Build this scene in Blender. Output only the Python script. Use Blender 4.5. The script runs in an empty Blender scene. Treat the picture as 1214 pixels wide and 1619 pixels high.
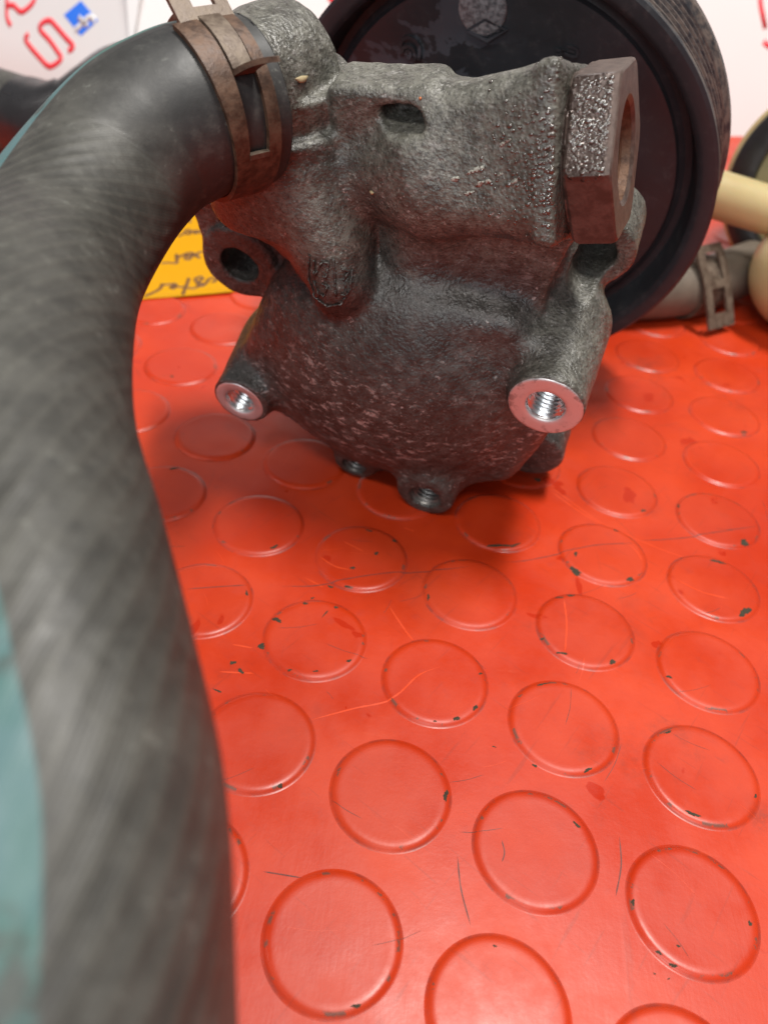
import bpy, math, random
import numpy as np
from mathutils import Matrix, Vector
random.seed(7)
scene = bpy.context.scene
col = scene.collection
MM = 0.001

# ------------------------------------------------------------------ camera
cam_d = bpy.data.cameras.new('camera')
cam = bpy.data.objects.new('camera', cam_d)
col.objects.link(cam)
cam.matrix_world = Matrix(((0.99315166, -0.11683227, 0.0, 0.0),
                           (0.07714368, 0.65577241, -0.75100692, 0.0),
                           (0.08774184, 0.74586377, 0.66029433, 0.138066),
                           (0, 0, 0, 1)))
cam_d.sensor_fit = 'VERTICAL'
cam_d.sensor_height = 36.0
cam_d.sensor_width = 27.0
cam_d.lens = 27.79
cam_d.clip_start = 0.005
cam_d.clip_end = 20.0
cam_d.dof.use_dof = True
cam_d.dof.focus_distance = 0.152
cam_d.dof.aperture_fstop = 27.79 / 1.6
scene.camera = cam

# ------------------------------------------------------------------ world: dim indoor bounce
world = bpy.data.worlds.new('World')
scene.world = world
world.use_nodes = True
bg = world.node_tree.nodes['Background']
bg.inputs['Color'].default_value = (0.92, 0.96, 1.0, 1)
bg.inputs['Strength'].default_value = 0.17

# ------------------------------------------------------------------ ceiling tubes of the workshop, plus an added fill
def tube_light(name, loc, target, sx, sy, power, colr):
    d = bpy.data.lights.new(name, 'AREA')
    d.shape = 'RECTANGLE'
    d.size = sx
    d.size_y = sy
    d.energy = power
    d.color = colr
    o = bpy.data.objects.new(name, d)
    col.objects.link(o)
    o.location = loc
    dirv = (Vector(target) - Vector(loc)).normalized()
    o.rotation_euler = dirv.to_track_quat('-Z', 'Y').to_euler()
    return o
tube_light('ceiling_light', (0.32, 0.27, 1.7), (0.0, 0.2, 0.0), 0.55, 0.15, 38, (1.0, 0.965, 0.91))
tube_light('ceiling_light', (-0.35, -0.95, 1.7), (0.0, 0.2, 0.0), 1.3, 0.16, 22, (1.0, 0.975, 0.94))
tube_light('room_fill_light', (-0.9, -2.6, 1.15), (0.0, 0.2, 0.05), 1.7, 1.2, 34, (0.90, 0.95, 1.0))  # unseen source added behind the camera to fill the front-facing surfaces
tube_light('ceiling_light', (-1.5, 0.3, 1.7), (0.0, 0.2, 0.0), 0.14, 1.3, 4, (1.0, 0.97, 0.93))

scene.view_settings.view_transform = 'Standard'
scene.view_settings.look = 'None'
scene.view_settings.gamma = 1.0
scene.view_settings.exposure = 0.05

# ------------------------------------------------------------------ node helpers
class NT:
    def __init__(self, name):
        self.m = bpy.data.materials.new(name)
        self.m.use_nodes = True
        self.t = self.m.node_tree
        self.n = self.t.nodes
        self.b = self.n['Principled BSDF']
    def node(self, typ, **kw):
        x = self.n.new(typ)
        for k, v in kw.items():
            setattr(x, k, v)
        return x
    def link(self, a, b):
        self.t.links.new(a, b)
    def put(self, sock, v):
        if hasattr(v, 'is_output'):
            self.link(v, sock)
        elif isinstance(v, (int, float)) and sock.type in ('RGBA',):
            sock.default_value = (v, v, v, 1)
        elif isinstance(v, tuple) and sock.type == 'RGBA' and len(v) == 3:
            sock.default_value = v + (1,)
        else:
            sock.default_value = v
    def coord(self, kind='Object'):
        return self.node('ShaderNodeTexCoord').outputs[kind]
    def scale(self, vec, s):
        x = self.node('ShaderNodeVectorMath', operation='MULTIPLY')
        self.link(vec, x.inputs[0])
        x.inputs[1].default_value = s if isinstance(s, tuple) else (s, s, s)
        return x.outputs[0]
    def vadd(self, a, b):
        x = self.node('ShaderNodeVectorMath', operation='ADD')
        self.put(x.inputs[0], a)
        self.put(x.inputs[1], b)
        return x.outputs[0]
    def noise(self, vec, s, detail=4, rough=0.55, dist=0.0):
        x = self.node('ShaderNodeTexNoise')
        self.link(vec, x.inputs['Vector'])
        x.inputs['Scale'].default_value = s
        x.inputs['Detail'].default_value = detail
        x.inputs['Roughness'].default_value = rough
        x.inputs['Distortion'].default_value = dist
        return x.outputs['Fac']
    def voro(self, vec, s, feature='F1', out='Distance', rand=1.0):
        x = self.node('ShaderNodeTexVoronoi', feature=feature)
        self.link(vec, x.inputs['Vector'])
        x.inputs['Scale'].default_value = s
        x.inputs['Randomness'].default_value = rand
        return x.outputs[out]
    def ramp(self, f, a, b, lo=0.0, hi=1.0, smooth=True):
        x = self.node('ShaderNodeMapRange')
        if smooth:
            x.interpolation_type = 'SMOOTHSTEP'
        self.put(x.inputs['Value'], f)
        x.inputs['From Min'].default_value = a
        x.inputs['From Max'].default_value = b
        x.inputs['To Min'].default_value = lo
        x.inputs['To Max'].default_value = hi
        return x.outputs['Result']
    def math(self, op, a, b=0.0, c=0.0):
        x = self.node('ShaderNodeMath', operation=op)
        self.put(x.inputs[0], a)
        self.put(x.inputs[1], b)
        self.put(x.inputs[2], c)
        return x.outputs[0]
    def mix(self, f, a, b):
        x = self.node('ShaderNodeMix', data_type='RGBA')
        self.put(x.inputs[0], f)
        self.put(x.inputs[6], a)
        self.put(x.inputs[7], b)
        return x.outputs[2]
    def sep(self, vec):
        x = self.node('ShaderNodeSeparateXYZ')
        self.link(vec, x.inputs[0])
        return x.outputs
    def bump(self, hgt, dist, strength=1.0, normal=None):
        x = self.node('ShaderNodeBump')
        self.link(hgt, x.inputs['Height'])
        x.inputs['Distance'].default_value = dist
        x.inputs['Strength'].default_value = strength
        if normal is not None:
            self.link(normal, x.inputs['Normal'])
        return x.outputs[0]
    def done(self, color=None, rough=None, metal=None, normal=None, **kw):
        for k, v in (('Base Color', color), ('Roughness', rough), ('Metallic', metal), ('Normal', normal)):
            if v is not None:
                self.put(self.b.inputs[k], v)
        for k, v in kw.items():
            self.put(self.b.inputs[k.replace('_', ' ')], v)
        return self.m

def m_simple(name, c, rough=0.5, metal=0.0, var=0.25, scale=300.0, bump=0.0, **kw):
    k = NT(name)
    v = k.coord()
    n = k.noise(v, scale, 5)
    c1 = tuple(x * (1 - var) for x in c)
    c2 = tuple(min(1, x * (1 + var)) for x in c)
    nr = k.noise(v, scale * 0.4, 4)
    nrm = k.bump(k.noise(v, scale * 3, 3), bump) if bump else None
    return k.done(k.mix(n, c1, c2), k.ramp(nr, 0.3, 0.7, rough * 0.8, min(1, rough * 1.2)), metal, nrm, **kw)

# ------------------------------------------------------------------ materials
def red_rubber(stud):
    k = NT('red_stud' if stud else 'red_mat')
    geo = k.node('ShaderNodeNewGeometry').outputs['Position']
    n1 = k.noise(geo, 22, 5, 0.6)
    n2 = k.noise(geo, 260, 5, 0.6)
    base = k.mix(k.ramp(n1, 0.35, 0.68), (0.41, 0.024, 0.0035), (0.50, 0.040, 0.007))
    base = k.mix(k.ramp(n2, 0.55, 0.78, 0, 0.35), base, (0.33, 0.032, 0.018))
    # worn streaks: stretched noise rubbed dull
    st = k.noise(k.scale(geo, (260, 30, 1)), 1.0, 6, 0.65, 0.6)
    base = k.mix(k.ramp(st, 0.62, 0.8, 0, 0.35), base, (0.24, 0.036, 0.024))
    st2 = k.noise(k.scale(k.vadd(geo, (3.1, 1.7, 0)), (40, 330, 1)), 1.0, 6, 0.6, 0.8)
    base = k.mix(k.ramp(st2, 0.66, 0.8, 0, 0.4), base, (0.52, 0.062, 0.020))
    # grime clouds
    gr = k.noise(k.vadd(geo, (0.3, 0.9, 0)), 34, 6, 0.62)
    base = k.mix(k.ramp(gr, 0.58, 0.85, 0, 0.5), base, (0.15, 0.030, 0.021))
    # fine hairline scuffs in two directions and sooty smudges
    for sc_, off_ in (((900, 45, 1), (0.7, 0.1, 0)), ((70, 1100, 1), (1.9, 0.4, 0))):
        rotv = k.node('ShaderNodeVectorRotate', rotation_type='Z_AXIS')
        k.link(k.vadd(geo, off_), rotv.inputs['Vector'])
        rotv.inputs['Angle'].default_value = 0.6
        hl = k.noise(k.scale(rotv.outputs[0], sc_), 1.0, 3, 0.5, 0.5)
        base = k.mix(k.ramp(hl, 0.64, 0.72, 0, 0.28), base, (0.22, 0.026, 0.014))
    smut = k.math('MULTIPLY', k.ramp(k.noise(k.vadd(geo, (0.13, 0.47, 0)), 26, 7, 0.7), 0.56, 0.78), k.ramp(k.noise(geo, 700, 4, 0.7), 0.3, 0.62))
    base = k.mix(k.math('MULTIPLY', smut, 0.75), base, (0.12, 0.026, 0.019))
    blot = k.ramp(k.noise(k.vadd(geo, (0.41, 0.23, 0)), 75, 3, 0.5, 0.6), 0.675, 0.695)
    base = k.mix(k.math('MULTIPLY', blot, 0.75), base, (0.36, 0.016, 0.003))
    rough = k.ramp(k.noise(geo, 45, 7, 0.65), 0.32, 0.68, 0.30, 0.52)
    rough = k.math('SUBTRACT', rough, k.math('MULTIPLY', blot, 0.12))
    bh = k.math('ADD', k.math('MULTIPLY', n2, 0.5), k.math('MULTIPLY', st, 0.4))
    fine = k.noise(geo, 1500, 3)
    bh = k.math('ADD', bh, k.math('MULTIPLY', fine, 0.12))
    nrm = k.bump(bh, 0.00010, 0.7)
    if stud:
        ob = k.coord('Object')
        rnd = k.node('ShaderNodeObjectInfo').outputs['Random']
        off = k.node('ShaderNodeCombineXYZ')
        k.link(k.math('MULTIPLY', rnd, 37.0), off.inputs[0])
        k.link(k.math('MULTIPLY', rnd, 91.0), off.inputs[1])
        vv = k.vadd(ob, off.outputs[0])
        base = k.mix(k.math('MULTIPLY', rnd, 0.22), base, (0.30, 0.022, 0.008))
        s = k.sep(ob)
        r = k.math('SQRT', k.math('ADD', k.math('MULTIPLY', s[0], s[0]), k.math('MULTIPLY', s[1], s[1])))
        band = k.math('MULTIPLY', k.ramp(r, 0.0102, 0.0107), k.ramp(r, 0.0108, 0.0113, 1, 0))
        w = k.ramp(k.noise(vv, 210, 6, 0.65), 0.57, 0.60)
        chip = k.math('MULTIPLY', band, w)
        base = k.mix(k.math('MULTIPLY', chip, 0.8), base, (0.085, 0.055, 0.04))
        # dirt settling where the stud meets the sheet
        ring = k.ramp(r, 0.01095, 0.01125)
        base = k.mix(k.math('MULTIPLY', ring, k.ramp(k.noise(vv, 150, 6, 0.7), 0.42, 0.66, 0.0, 0.75)), base, (0.22, 0.03, 0.02))
    return k.done(base, rough, 0.0, nrm, Specular_IOR_Level=0.36)

def cast_metal():
    k = NT('dirty_cast_metal')
    v = k.coord()
    s = k.sep(v)
    big = k.noise(v, 60, 6, 0.65)
    mid = k.noise(v, 330, 8, 0.72)
    grain = k.noise(v, 1600, 2, 0.5)
    pit = k.voro(v, 1150, 'SMOOTH_F1')
    # dusty chambers and oily brown cover; upper zone also painted lighter as if lit
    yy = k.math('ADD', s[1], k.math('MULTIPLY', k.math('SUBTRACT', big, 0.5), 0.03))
    dry_lit = k.ramp(yy, 0.086, 0.097)
    flank = k.math('MULTIPLY', k.ramp(s[0], 0.025, 0.031), k.ramp(yy, 0.054, 0.066))  # lit look of the right side put into its colour
    dry_lit = k.math('MAXIMUM', dry_lit, k.math('MULTIPLY', flank, 0.9))
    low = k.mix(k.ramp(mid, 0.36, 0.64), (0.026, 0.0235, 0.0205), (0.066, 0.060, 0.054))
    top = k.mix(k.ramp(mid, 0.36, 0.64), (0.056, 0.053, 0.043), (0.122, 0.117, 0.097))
    base = k.mix(dry_lit, low, top)
    base = k.mix(k.ramp(big, 0.50, 0.66, 0, 0.7), base, (0.022, 0.018, 0.015))
    base = k.mix(k.ramp(grain, 0.52, 0.68, 0, 0.65), base, (0.022, 0.019, 0.017))
    pale = k.ramp(k.noise(k.vadd(v, (0.7, 0.2, 0.9)), 700, 8, 0.78), 0.56, 0.64)
    base = k.mix(k.math('MULTIPLY', pale, k.math('ADD', k.math('MULTIPLY', dry_lit, 0.35), 0.10)), base, (0.33, 0.325, 0.29))
    # rubbed patches with ragged edges where bare alloy shows
    rub = k.noise(k.scale(v, (300, 620, 420)), 1.0, 9, 0.78, 0.3)
    area = k.ramp(k.noise(k.vadd(v, (0.21, 0.4, 0.1)), 34, 4, 0.55), 0.42, 0.60)
    lower = k.ramp(s[1], 0.080, 0.062)
    scuff = k.math('MULTIPLY', k.ramp(rub, 0.535, 0.60), k.math('MULTIPLY', area, k.math('ADD', k.math('MULTIPLY', lower, 0.7), 0.25)))
    fleck = k.ramp(k.noise(k.vadd(v, (0.5, 0.5, 0.1)), 950, 4, 0.7), 0.60, 0.655)
    clump = k.ramp(k.noise(k.vadd(v, (0.9, 0.3, 0.6)), 75, 5, 0.65), 0.45, 0.66, 0.08, 1.0)
    bare = k.math('MAXIMUM', k.math('MULTIPLY', scuff, 0.85), k.math('MULTIPLY', k.math('MULTIPLY', fleck, clump), 0.8))
    base = k.mix(bare, base, (0.42, 0.40, 0.38))
    # oil film near the hydraulic fitting
    wet = k.math('MULTIPLY', k.ramp(s[0], 0.013, 0.026), k.ramp(s[1], 0.095, 0.106))
    wet = k.math('MULTIPLY', wet, k.ramp(k.noise(v, 160, 5, 0.6), 0.38, 0.50))
    base = k.mix(k.math('MULTIPLY', wet, 0.5), base, (0.060, 0.054, 0.044))
    rough = k.ramp(mid, 0.3, 0.7, 0.32, 0.54)
    rough = k.math('SUBTRACT', rough, k.math('MULTIPLY', wet, 0.14))
    metal = k.math('ADD', k.math('MULTIPLY', bare, 0.40), 0.03)
    h = k.math('ADD', k.math('MULTIPLY', grain, 1.0), k.math('ADD', k.math('MULTIPLY', mid, 0.5), k.math('MULTIPLY', pit, 0.45)))
    n1 = k.bump(h, 0.00025, 1.0)
    bead = k.voro(v, 900, 'F1')
    bh = k.math('MULTIPLY', k.ramp(bead, 0.12, 0.5, 1, 0), wet)
    n2 = k.bump(bh, 0.00030, 0.6, n1)
    return k.done(base, rough, metal, n2, Specular_IOR_Level=0.55)

def machined():
    k = NT('machined_aluminium')
    v = k.coord()
    s = k.sep(v)
    r = k.math('SQRT', k.math('ADD', k.math('MULTIPLY', s[0], s[0]), k.math('MULTIPLY', s[1], s[1])))
    rings = k.noise(k.scale(v, 1.0), 90, 3)
    lathe = k.node('ShaderNodeTexWave', wave_type='RINGS', rings_direction='Z')
    k.link(v, lathe.inputs['Vector'])
    lathe.inputs['Scale'].default_value = 620
    lathe.inputs['Distortion'].default_value = 1.2
    spots = k.ramp(k.noise(v, 620, 4, 0.6), 0.66, 0.74)
    edge = k.ramp(r, 0.0045, 0.0075)
    dirt = k.math('MULTIPLY', k.ramp(k.noise(v, 330, 5, 0.6), 0.5, 0.62), edge)
    c = k.mix(k.math('MAXIMUM', k.math('MULTIPLY', spots, 0.5), k.math('MULTIPLY', dirt, 0.55)), (0.62, 0.60, 0.60), (0.14, 0.11, 0.10))
    return k.done(c, k.ramp(rings, 0.3, 0.7, 0.42, 0.55), 0.8, k.bump(lathe.outputs['Fac'], 0.00003, 0.35))

def rusty(name, c1, c2, metal=0.3, rough=0.6, s=420):
    k = NT(name)
    v = k.coord()
    n = k.noise(v, s, 6, 0.65)
    b = k.noise(v, s * 0.25, 4)
    c = k.mix(k.ramp(n, 0.35, 0.65), c1, c2)
    c = k.mix(k.ramp(b, 0.6, 0.75, 0, 0.6), c, tuple(x * 0.35 for x in c1))
    return k.done(c, k.ramp(n, 0.3, 0.7, rough * 0.75, rough), metal, k.bump(k.noise(v, s * 2.5, 4, 0.6), 0.00018, 0.6))

def oily_nut(am):
    k = NT('oily_brown_steel')
    v = k.coord()
    n = k.noise(v, 380, 6, 0.65)
    c = k.mix(k.ramp(n, 0.35, 0.65), (0.062, 0.040, 0.032), (0.115, 0.080, 0.066))
    s = k.sep(v)
    side = k.math('ADD', k.math('MULTIPLY', s[0], math.cos(am)), k.math('MULTIPLY', s[1], math.sin(am)))
    wet = k.math('MULTIPLY', k.ramp(s[2], -0.0008, -0.0016), k.ramp(side, 0.0122, 0.0130))
    bead = k.voro(v, 850, 'F1')
    bh = k.math('MULTIPLY', k.ramp(bead, 0.1, 0.5, 1, 0), wet)
    n1 = k.bump(k.noise(v, 1100, 4), 0.00018, 0.6)
    n2 = k.bump(bh, 0.00032, 0.7, n1)
    c = k.mix(k.math('MULTIPLY', wet, 0.6), c, (0.04, 0.027, 0.023))
    rough = k.math('SUBTRACT', 0.5, k.math('MULTIPLY', wet, 0.30))
    return k.done(c, rough, 0.35, n2)

def hose_rubber():
    k = NT('braided_hose_rubber')
    uv = k.coord('UV')
    ob = k.coord()
    s = k.sep(uv)           # u: mm round the hose, v: mm along it
    cu, cv = 2 * math.pi / 3.187, 2 * math.pi / 4.5
    wv = k.math('MULTIPLY', k.noise(ob, 70, 3), 0.9)
    a = k.math('SINE', k.math('ADD', k.math('SUBTRACT', k.math('MULTIPLY', s[0], cu), k.math('MULTIPLY', s[1], cv)), wv))
    b = k.math('SINE', k.math('ADD', k.math('MULTIPLY', s[0], cu), k.math('MULTIPLY', s[1], cv)))
    yarn = k.math('SINE', k.math('SUBTRACT', k.math('MULTIPLY', s[0], cu * 5), k.math('MULTIPLY', s[1], cv * 5)))
    fade = k.ramp(s[1], 22, 46)
    patch = k.ramp(k.noise(ob, 48, 4, 0.6), 0.36, 0.64, 0.65, 1.0)
    weave = k.math('MULTIPLY', k.math('ADD', k.math('MULTIPLY', a, 0.75), k.math('ADD', k.math('MULTIPLY', b, 0.12), k.math('MULTIPLY', yarn, 0.12))), k.math('MULTIPLY', fade, patch))
    n = k.noise(ob, 130, 5, 0.6)
    n2 = k.noise(ob, 600, 5, 0.65)
    c = k.mix(k.ramp(n, 0.35, 0.7), (0.034, 0.0325, 0.028), (0.058, 0.0555, 0.0475))
    c = k.mix(k.ramp(weave, 0.1, 0.9, 0, 0.30), c, (0.088, 0.084, 0.070))
    c = k.mix(k.ramp(s[1], 12, 34, 0.8, 0), c, (0.017, 0.017, 0.018))
    n3 = k.noise(ob, 240, 7, 0.75)
    c = k.mix(k.ramp(n3, 0.5, 0.7, 0, 0.4), c, (0.088, 0.086, 0.076))
    c = k.mix(k.ramp(n3, 0.46, 0.32, 0, 0.5), c, (0.018, 0.018, 0.017))
    dust = k.math('MULTIPLY', k.ramp(n2, 0.55, 0.72), k.ramp(n, 0.5, 0.65))
    c = k.mix(k.math('MULTIPLY', dust, 0.5), c, (0.20, 0.205, 0.18))
    st = k.node('ShaderNodeAttribute', attribute_name='stripe').outputs['Fac']
    teal = k.mix(k.ramp(k.noise(ob, 60, 3), 0.35, 0.65), (0.038, 0.110, 0.094), (0.068, 0.132, 0.140))
    worn = k.ramp(k.noise(ob, 75, 6, 0.65), 0.50, 0.62, 1, 0.15)
    inside = k.ramp(st, 0.86, 1.0, 1, 0)
    c = k.mix(k.math('MULTIPLY', inside, worn), c, teal)
    h = k.math('ADD', k.math('MULTIPLY', weave, 0.5), k.math('MULTIPLY', n2, 0.5))
    return k.done(c, k.ramp(n, 0.3, 0.7, 0.44, 0.58), 0.0, k.bump(h, 0.00020, 0.45))

def pulley_plastic():
    k = NT('black_pulley_plastic')
    v = k.coord()
    s = k.sep(v)
    r = k.math('SQRT', k.math('ADD', k.math('MULTIPLY', s[0], s[0]), k.math('MULTIPLY', s[1], s[1])))
    n = k.noise(v, 60, 5, 0.6)
    wn = k.noise(k.vadd(v, (0.03, 0.2, 0)), 42, 7, 0.62, 0.4)
    c = k.mix(n, (0.018, 0.0195, 0.022), (0.028, 0.031, 0.036))
    face = k.ramp(r, 0.050, 0.0506, 1, 0)
    bare = k.math('MULTIPLY', k.ramp(wn, 0.535, 0.545), face)
    c = k.mix(k.math('MULTIPLY', bare, k.ramp(s[0], -0.012, 0.002, 0.8, 0.08)), c, (0.062, 0.069, 0.082))
    dust = k.ramp(k.noise(v, 240, 7, 0.7), 0.52, 0.8, 0, 0.30)
    c = k.mix(dust, c, (0.12, 0.115, 0.11))
    # brown rust dust carried out of the belt grooves
    groove = k.math('MULTIPLY', k.ramp(r, 0.0570, 0.0585), k.ramp(s[2], -0.0006, -0.0018))
    gn = k.ramp(k.noise(k.scale(v, (1, 1, 3)), 220, 7, 0.75), 0.38, 0.62)
    c = k.mix(k.math('MULTIPLY', groove, k.math('MULTIPLY', gn, 0.85)), c, (0.145, 0.115, 0.096))
    h = k.math('ADD', k.noise(v, 700, 4), k.math('MULTIPLY', k.noise(v, 120, 3), 1.4))
    return k.done(c, k.ramp(n, 0.3, 0.7, 0.30, 0.48), 0.0, k.bump(h, 0.00008, 0.5), Specular_IOR_Level=0.35)

M = {}
M['red'] = red_rubber(False)
M['stud'] = red_rubber(True)
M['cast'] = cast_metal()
M['machined'] = machined()
M['thread'] = m_simple('bright_thread', (0.62, 0.62, 0.62), 0.27, 1.0, 0.08, 500)
M['dark_thread'] = m_simple('dark_thread', (0.16, 0.15, 0.14), 0.4, 0.7, 0.2, 500)
M['rust'] = rusty('rusty_clamp_steel', (0.044, 0.022, 0.013), (0.115, 0.064, 0.039))
M['rust_pale'] = rusty('dull_clamp_steel', (0.075, 0.05, 0.035), (0.16, 0.122, 0.09))
M['hose'] = hose_rubber()
M['black'] = m_simple('black_rubber', (0.016, 0.015, 0.016), 0.32, 0.0, 0.4, 160, 0.0001)
M['pulley'] = pulley_plastic()
M['oil'] = m_simple('oil_drop', (0.05, 0.036, 0.026), 0.14, 0.0, 0.2, 300, IOR=2.0)
M['paper'] = m_simple('white_card', (0.70, 0.675, 0.665), 0.55, 0.0, 0.03, 14)
M['print_red'] = m_simple('red_print', (0.86, 0.05, 0.07), 0.5, 0.0, 0.04, 60)
M['print_blue'] = m_simple('blue_print', (0.03, 0.18, 0.80), 0.5, 0.0, 0.04, 60)
M['yellow'] = m_simple('yellow_paper', (0.50, 0.235, 0.001), 0.85, 0.0, 0.05, 40, 0.00004, Specular_IOR_Level=0.15)
M['ink'] = m_simple('brown_ink', (0.13, 0.05, 0.008), 0.5, 0.0, 0.2, 300)
M['cream'] = m_simple('yellowed_plastic', (0.42, 0.335, 0.165), 0.38, 0.0, 0.14, 60, 0.00005, Subsurface_Weight=0.25, Subsurface_Scale=0.004)
M['olive'] = m_simple('shaded_olive_plastic', (0.23, 0.19, 0.085), 0.4, 0.0, 0.2, 60, 0.00005)  # shade on the tank body inside the ring, put into the colour
M['chip'] = m_simple('chipped_backing', (0.050, 0.040, 0.026), 0.8, 0.0, 0.5, 900, 0.0002, Specular_IOR_Level=0.15)
M['scratch'] = m_simple('dark_scratch', (0.11, 0.025, 0.018), 0.6, 0.0, 0.4, 400)
M['gouge'] = m_simple('fresh_red_gouge', (0.58, 0.050, 0.010), 0.35, 0.0, 0.1, 400)
M['straw'] = m_simple('straw_chip', (0.34, 0.27, 0.15), 0.6, 0.0, 0.2, 900)
M['hair'] = m_simple('grey_fibre', (0.45, 0.42, 0.36), 0.6)
# ------------------------------------------------------------------ mesh helpers
def obj(name, verts, faces, mat, parent=None, smooth=True, loc=None):
    me = bpy.data.meshes.new(name)
    me.from_pydata([tuple(v) for v in verts], [], faces)
    me.materials.append(mat)
    if smooth:
        me.polygons.foreach_set('use_smooth', [True] * len(me.polygons))
    me.update()
    o = bpy.data.objects.new(name, me)
    col.objects.link(o)
    if parent is not None:
        o.parent = parent
    if loc is not None:
        o.location = loc
    return o

def tag(o, label, cat=None, group=None, kind=None):
    o['label'] = label
    if cat:
        o['category'] = cat
    if group:
        o['group'] = group
    if kind:
        o['kind'] = kind
    return o

def empty(name, loc, label, cat, group=None):
    o = bpy.data.objects.new(name, None)
    col.objects.link(o)
    o.empty_display_size = 0.01
    o.location = loc
    return tag(o, label, cat, group)

def sharp(o, deg=35):
    me = o.data
    import bmesh
    bm = bmesh.new()
    bm.from_mesh(me)
    bmesh.ops.recalc_face_normals(bm, faces=bm.faces)
    for e in bm.edges:
        if len(e.link_faces) == 2 and e.calc_face_angle(0) > math.radians(deg):
            e.smooth = False
    bm.to_mesh(me)
    bm.free()
    return o

def lathe(prof, n=64, closed=False):
    """profile of (r, z) in mm -> verts in metres round the z axis"""
    V, F = [], []
    for r, z in prof:
        for k in range(n):
            a = 2 * math.pi * k / n
            V.append((r * math.cos(a) * MM, r * math.sin(a) * MM, z * MM))
    m = len(prof)
    for i in range(m if closed else m - 1):
        j = (i + 1) % m
        for k in range(n):
            l = (k + 1) % n
            F.append((i * n + k, i * n + l, j * n + l, j * n + k))
    return V, F

def frame_to(z, up=(0, 0, 1)):
    z = Vector(z).normalized()
    u = Vector(up)
    if abs(z.dot(u)) > 0.98:
        u = Vector((0, 1, 0))
    x = u.cross(z).normalized()
    y = z.cross(x)
    return Matrix((x, y, z)).transposed()

def place(V, mat3, org):
    return [tuple(mat3 @ Vector(v) + Vector(org) * MM) for v in V]

def catmull(P, per=16):
    P = [np.array(p, float) for p in P]
    P = [2 * P[0] - P[1]] + P + [2 * P[-1] - P[-2]]
    out = []
    for i in range(1, len(P) - 2):
        p0, p1, p2, p3 = P[i - 1:i + 3]
        for k in range(per):
            t = k / per
            out.append(0.5 * (2 * p1 + (p2 - p0) * t + (2 * p0 - 5 * p1 + 4 * p2 - p3) * t * t + (3 * p1 - p0 - 3 * p2 + p3) * t ** 3))
    out.append(P[-2])
    return np.array(out)

def frames(path, ref=(0, 0, 1)):
    T = np.gradient(path, axis=0)
    T /= np.linalg.norm(T, axis=1)[:, None]
    N = []
    n = np.array(ref, float)
    for t in T:
        n = n - t * (n @ t)
        n /= np.linalg.norm(n)
        N.append(n)
    N = np.array(N)
    return T, N, np.cross(T, N)

def tube(path, rad, n=24, caps=True, ref=(0, 0, 1)):
    path = np.array(path, float)
    T, N, B = frames(path, ref)
    R = np.broadcast_to(np.asarray(rad, float), (len(path),))
    V, F = [], []
    for i in range(len(path)):
        for k in range(n):
            a = 2 * math.pi * k / n
            V.append(tuple((path[i] + R[i] * (math.cos(a) * N[i] + math.sin(a) * B[i])) * MM))
    for i in range(len(path) - 1):
        for k in range(n):
            l = (k + 1) % n
            F.append((i * n + k, i * n + l, (i + 1) * n + l, (i + 1) * n + k))
    if caps:
        F.append(tuple(range(n))[::-1])
        F.append(tuple((len(path) - 1) * n + k for k in range(n)))
    return V, F

def merge(*parts):
    V, F = [], []
    for v, f in parts:
        o = len(V)
        V += list(v)
        F += [tuple(i + o for i in q) for q in f]
    return V, F

def extrude_poly(pts, h, to3d):
    """polygon in plane coordinates (mm) given thickness h (mm); to3d(x, y, z) -> metres"""
    n = len(pts)
    V = [to3d(x, y, 0) for x, y in pts] + [to3d(x, y, h) for x, y in pts]
    F = [tuple(range(n))[::-1], tuple(range(n, 2 * n))]
    for i in range(n):
        j = (i + 1) % n
        F.append((i, j, n + j, n + i))
    return V, F

def ribbon(pts, w, h, to3d):
    """flat stroke of width w along pts (plane mm)"""
    P = np.array(pts, float)
    T = np.gradient(P, axis=0) if len(P) > 2 else np.array([P[1] - P[0]] * 2)
    T /= np.linalg.norm(T, axis=1)[:, None] + 1e-9
    Nn = np.stack([-T[:, 1], T[:, 0]], 1)
    W = np.broadcast_to(np.asarray(w, float), (len(P),))
    V, F = [], []
    for i in range(len(P)):
        a = P[i] + Nn[i] * W[i] / 2
        b = P[i] - Nn[i] * W[i] / 2
        V += [to3d(a[0], a[1], h), to3d(b[0], b[1], h), to3d(a[0], a[1], 0), to3d(b[0], b[1], 0)]
    for i in range(len(P) - 1):
        o = 4 * i
        F += [(o, o + 4, o + 5, o + 1), (o, o + 2, o + 6, o + 4), (o + 1, o + 5, o + 7, o + 3), (o + 2, o + 3, o + 7, o + 6)]
    F += [(0, 1, 3, 2), (4 * len(P) - 4, 4 * len(P) - 2, 4 * len(P) - 1, 4 * len(P) - 3)]
    return V, F

def smooth2(pts, per=6):
    if len(pts) < 3:
        return pts
    return [tuple(p[:2]) for p in catmull([(x, y, 0) for x, y in pts], per)]

# ------------------------------------------------------------------ the studded rubber mat
LAT_O = np.array([61.340, 62.127])
LAT_J = np.array([-26.947, 7.605])
LAT_I = np.array([7.605, 26.947])
STUD_R = 11.15
STUD_H = 0.62
floor_me_v = []
floor_me_f = []
nx, ny = 40, 40
for j in range(ny + 1):
    for i in range(nx + 1):
        floor_me_v.append((-1.6 + 3.2 * i / nx, -1.2 + 3.2 * j / ny, 0.0))
for j in range(ny):
    for i in range(nx):
        a = j * (nx + 1) + i
        floor_me_f.append((a, a + 1, a + nx + 2, a + nx + 1))
floor = obj('floor', floor_me_v, floor_me_f, M['red'], smooth=False)
tag(floor, 'scuffed red rubber mat covered with low round studs', kind='structure')

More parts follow.
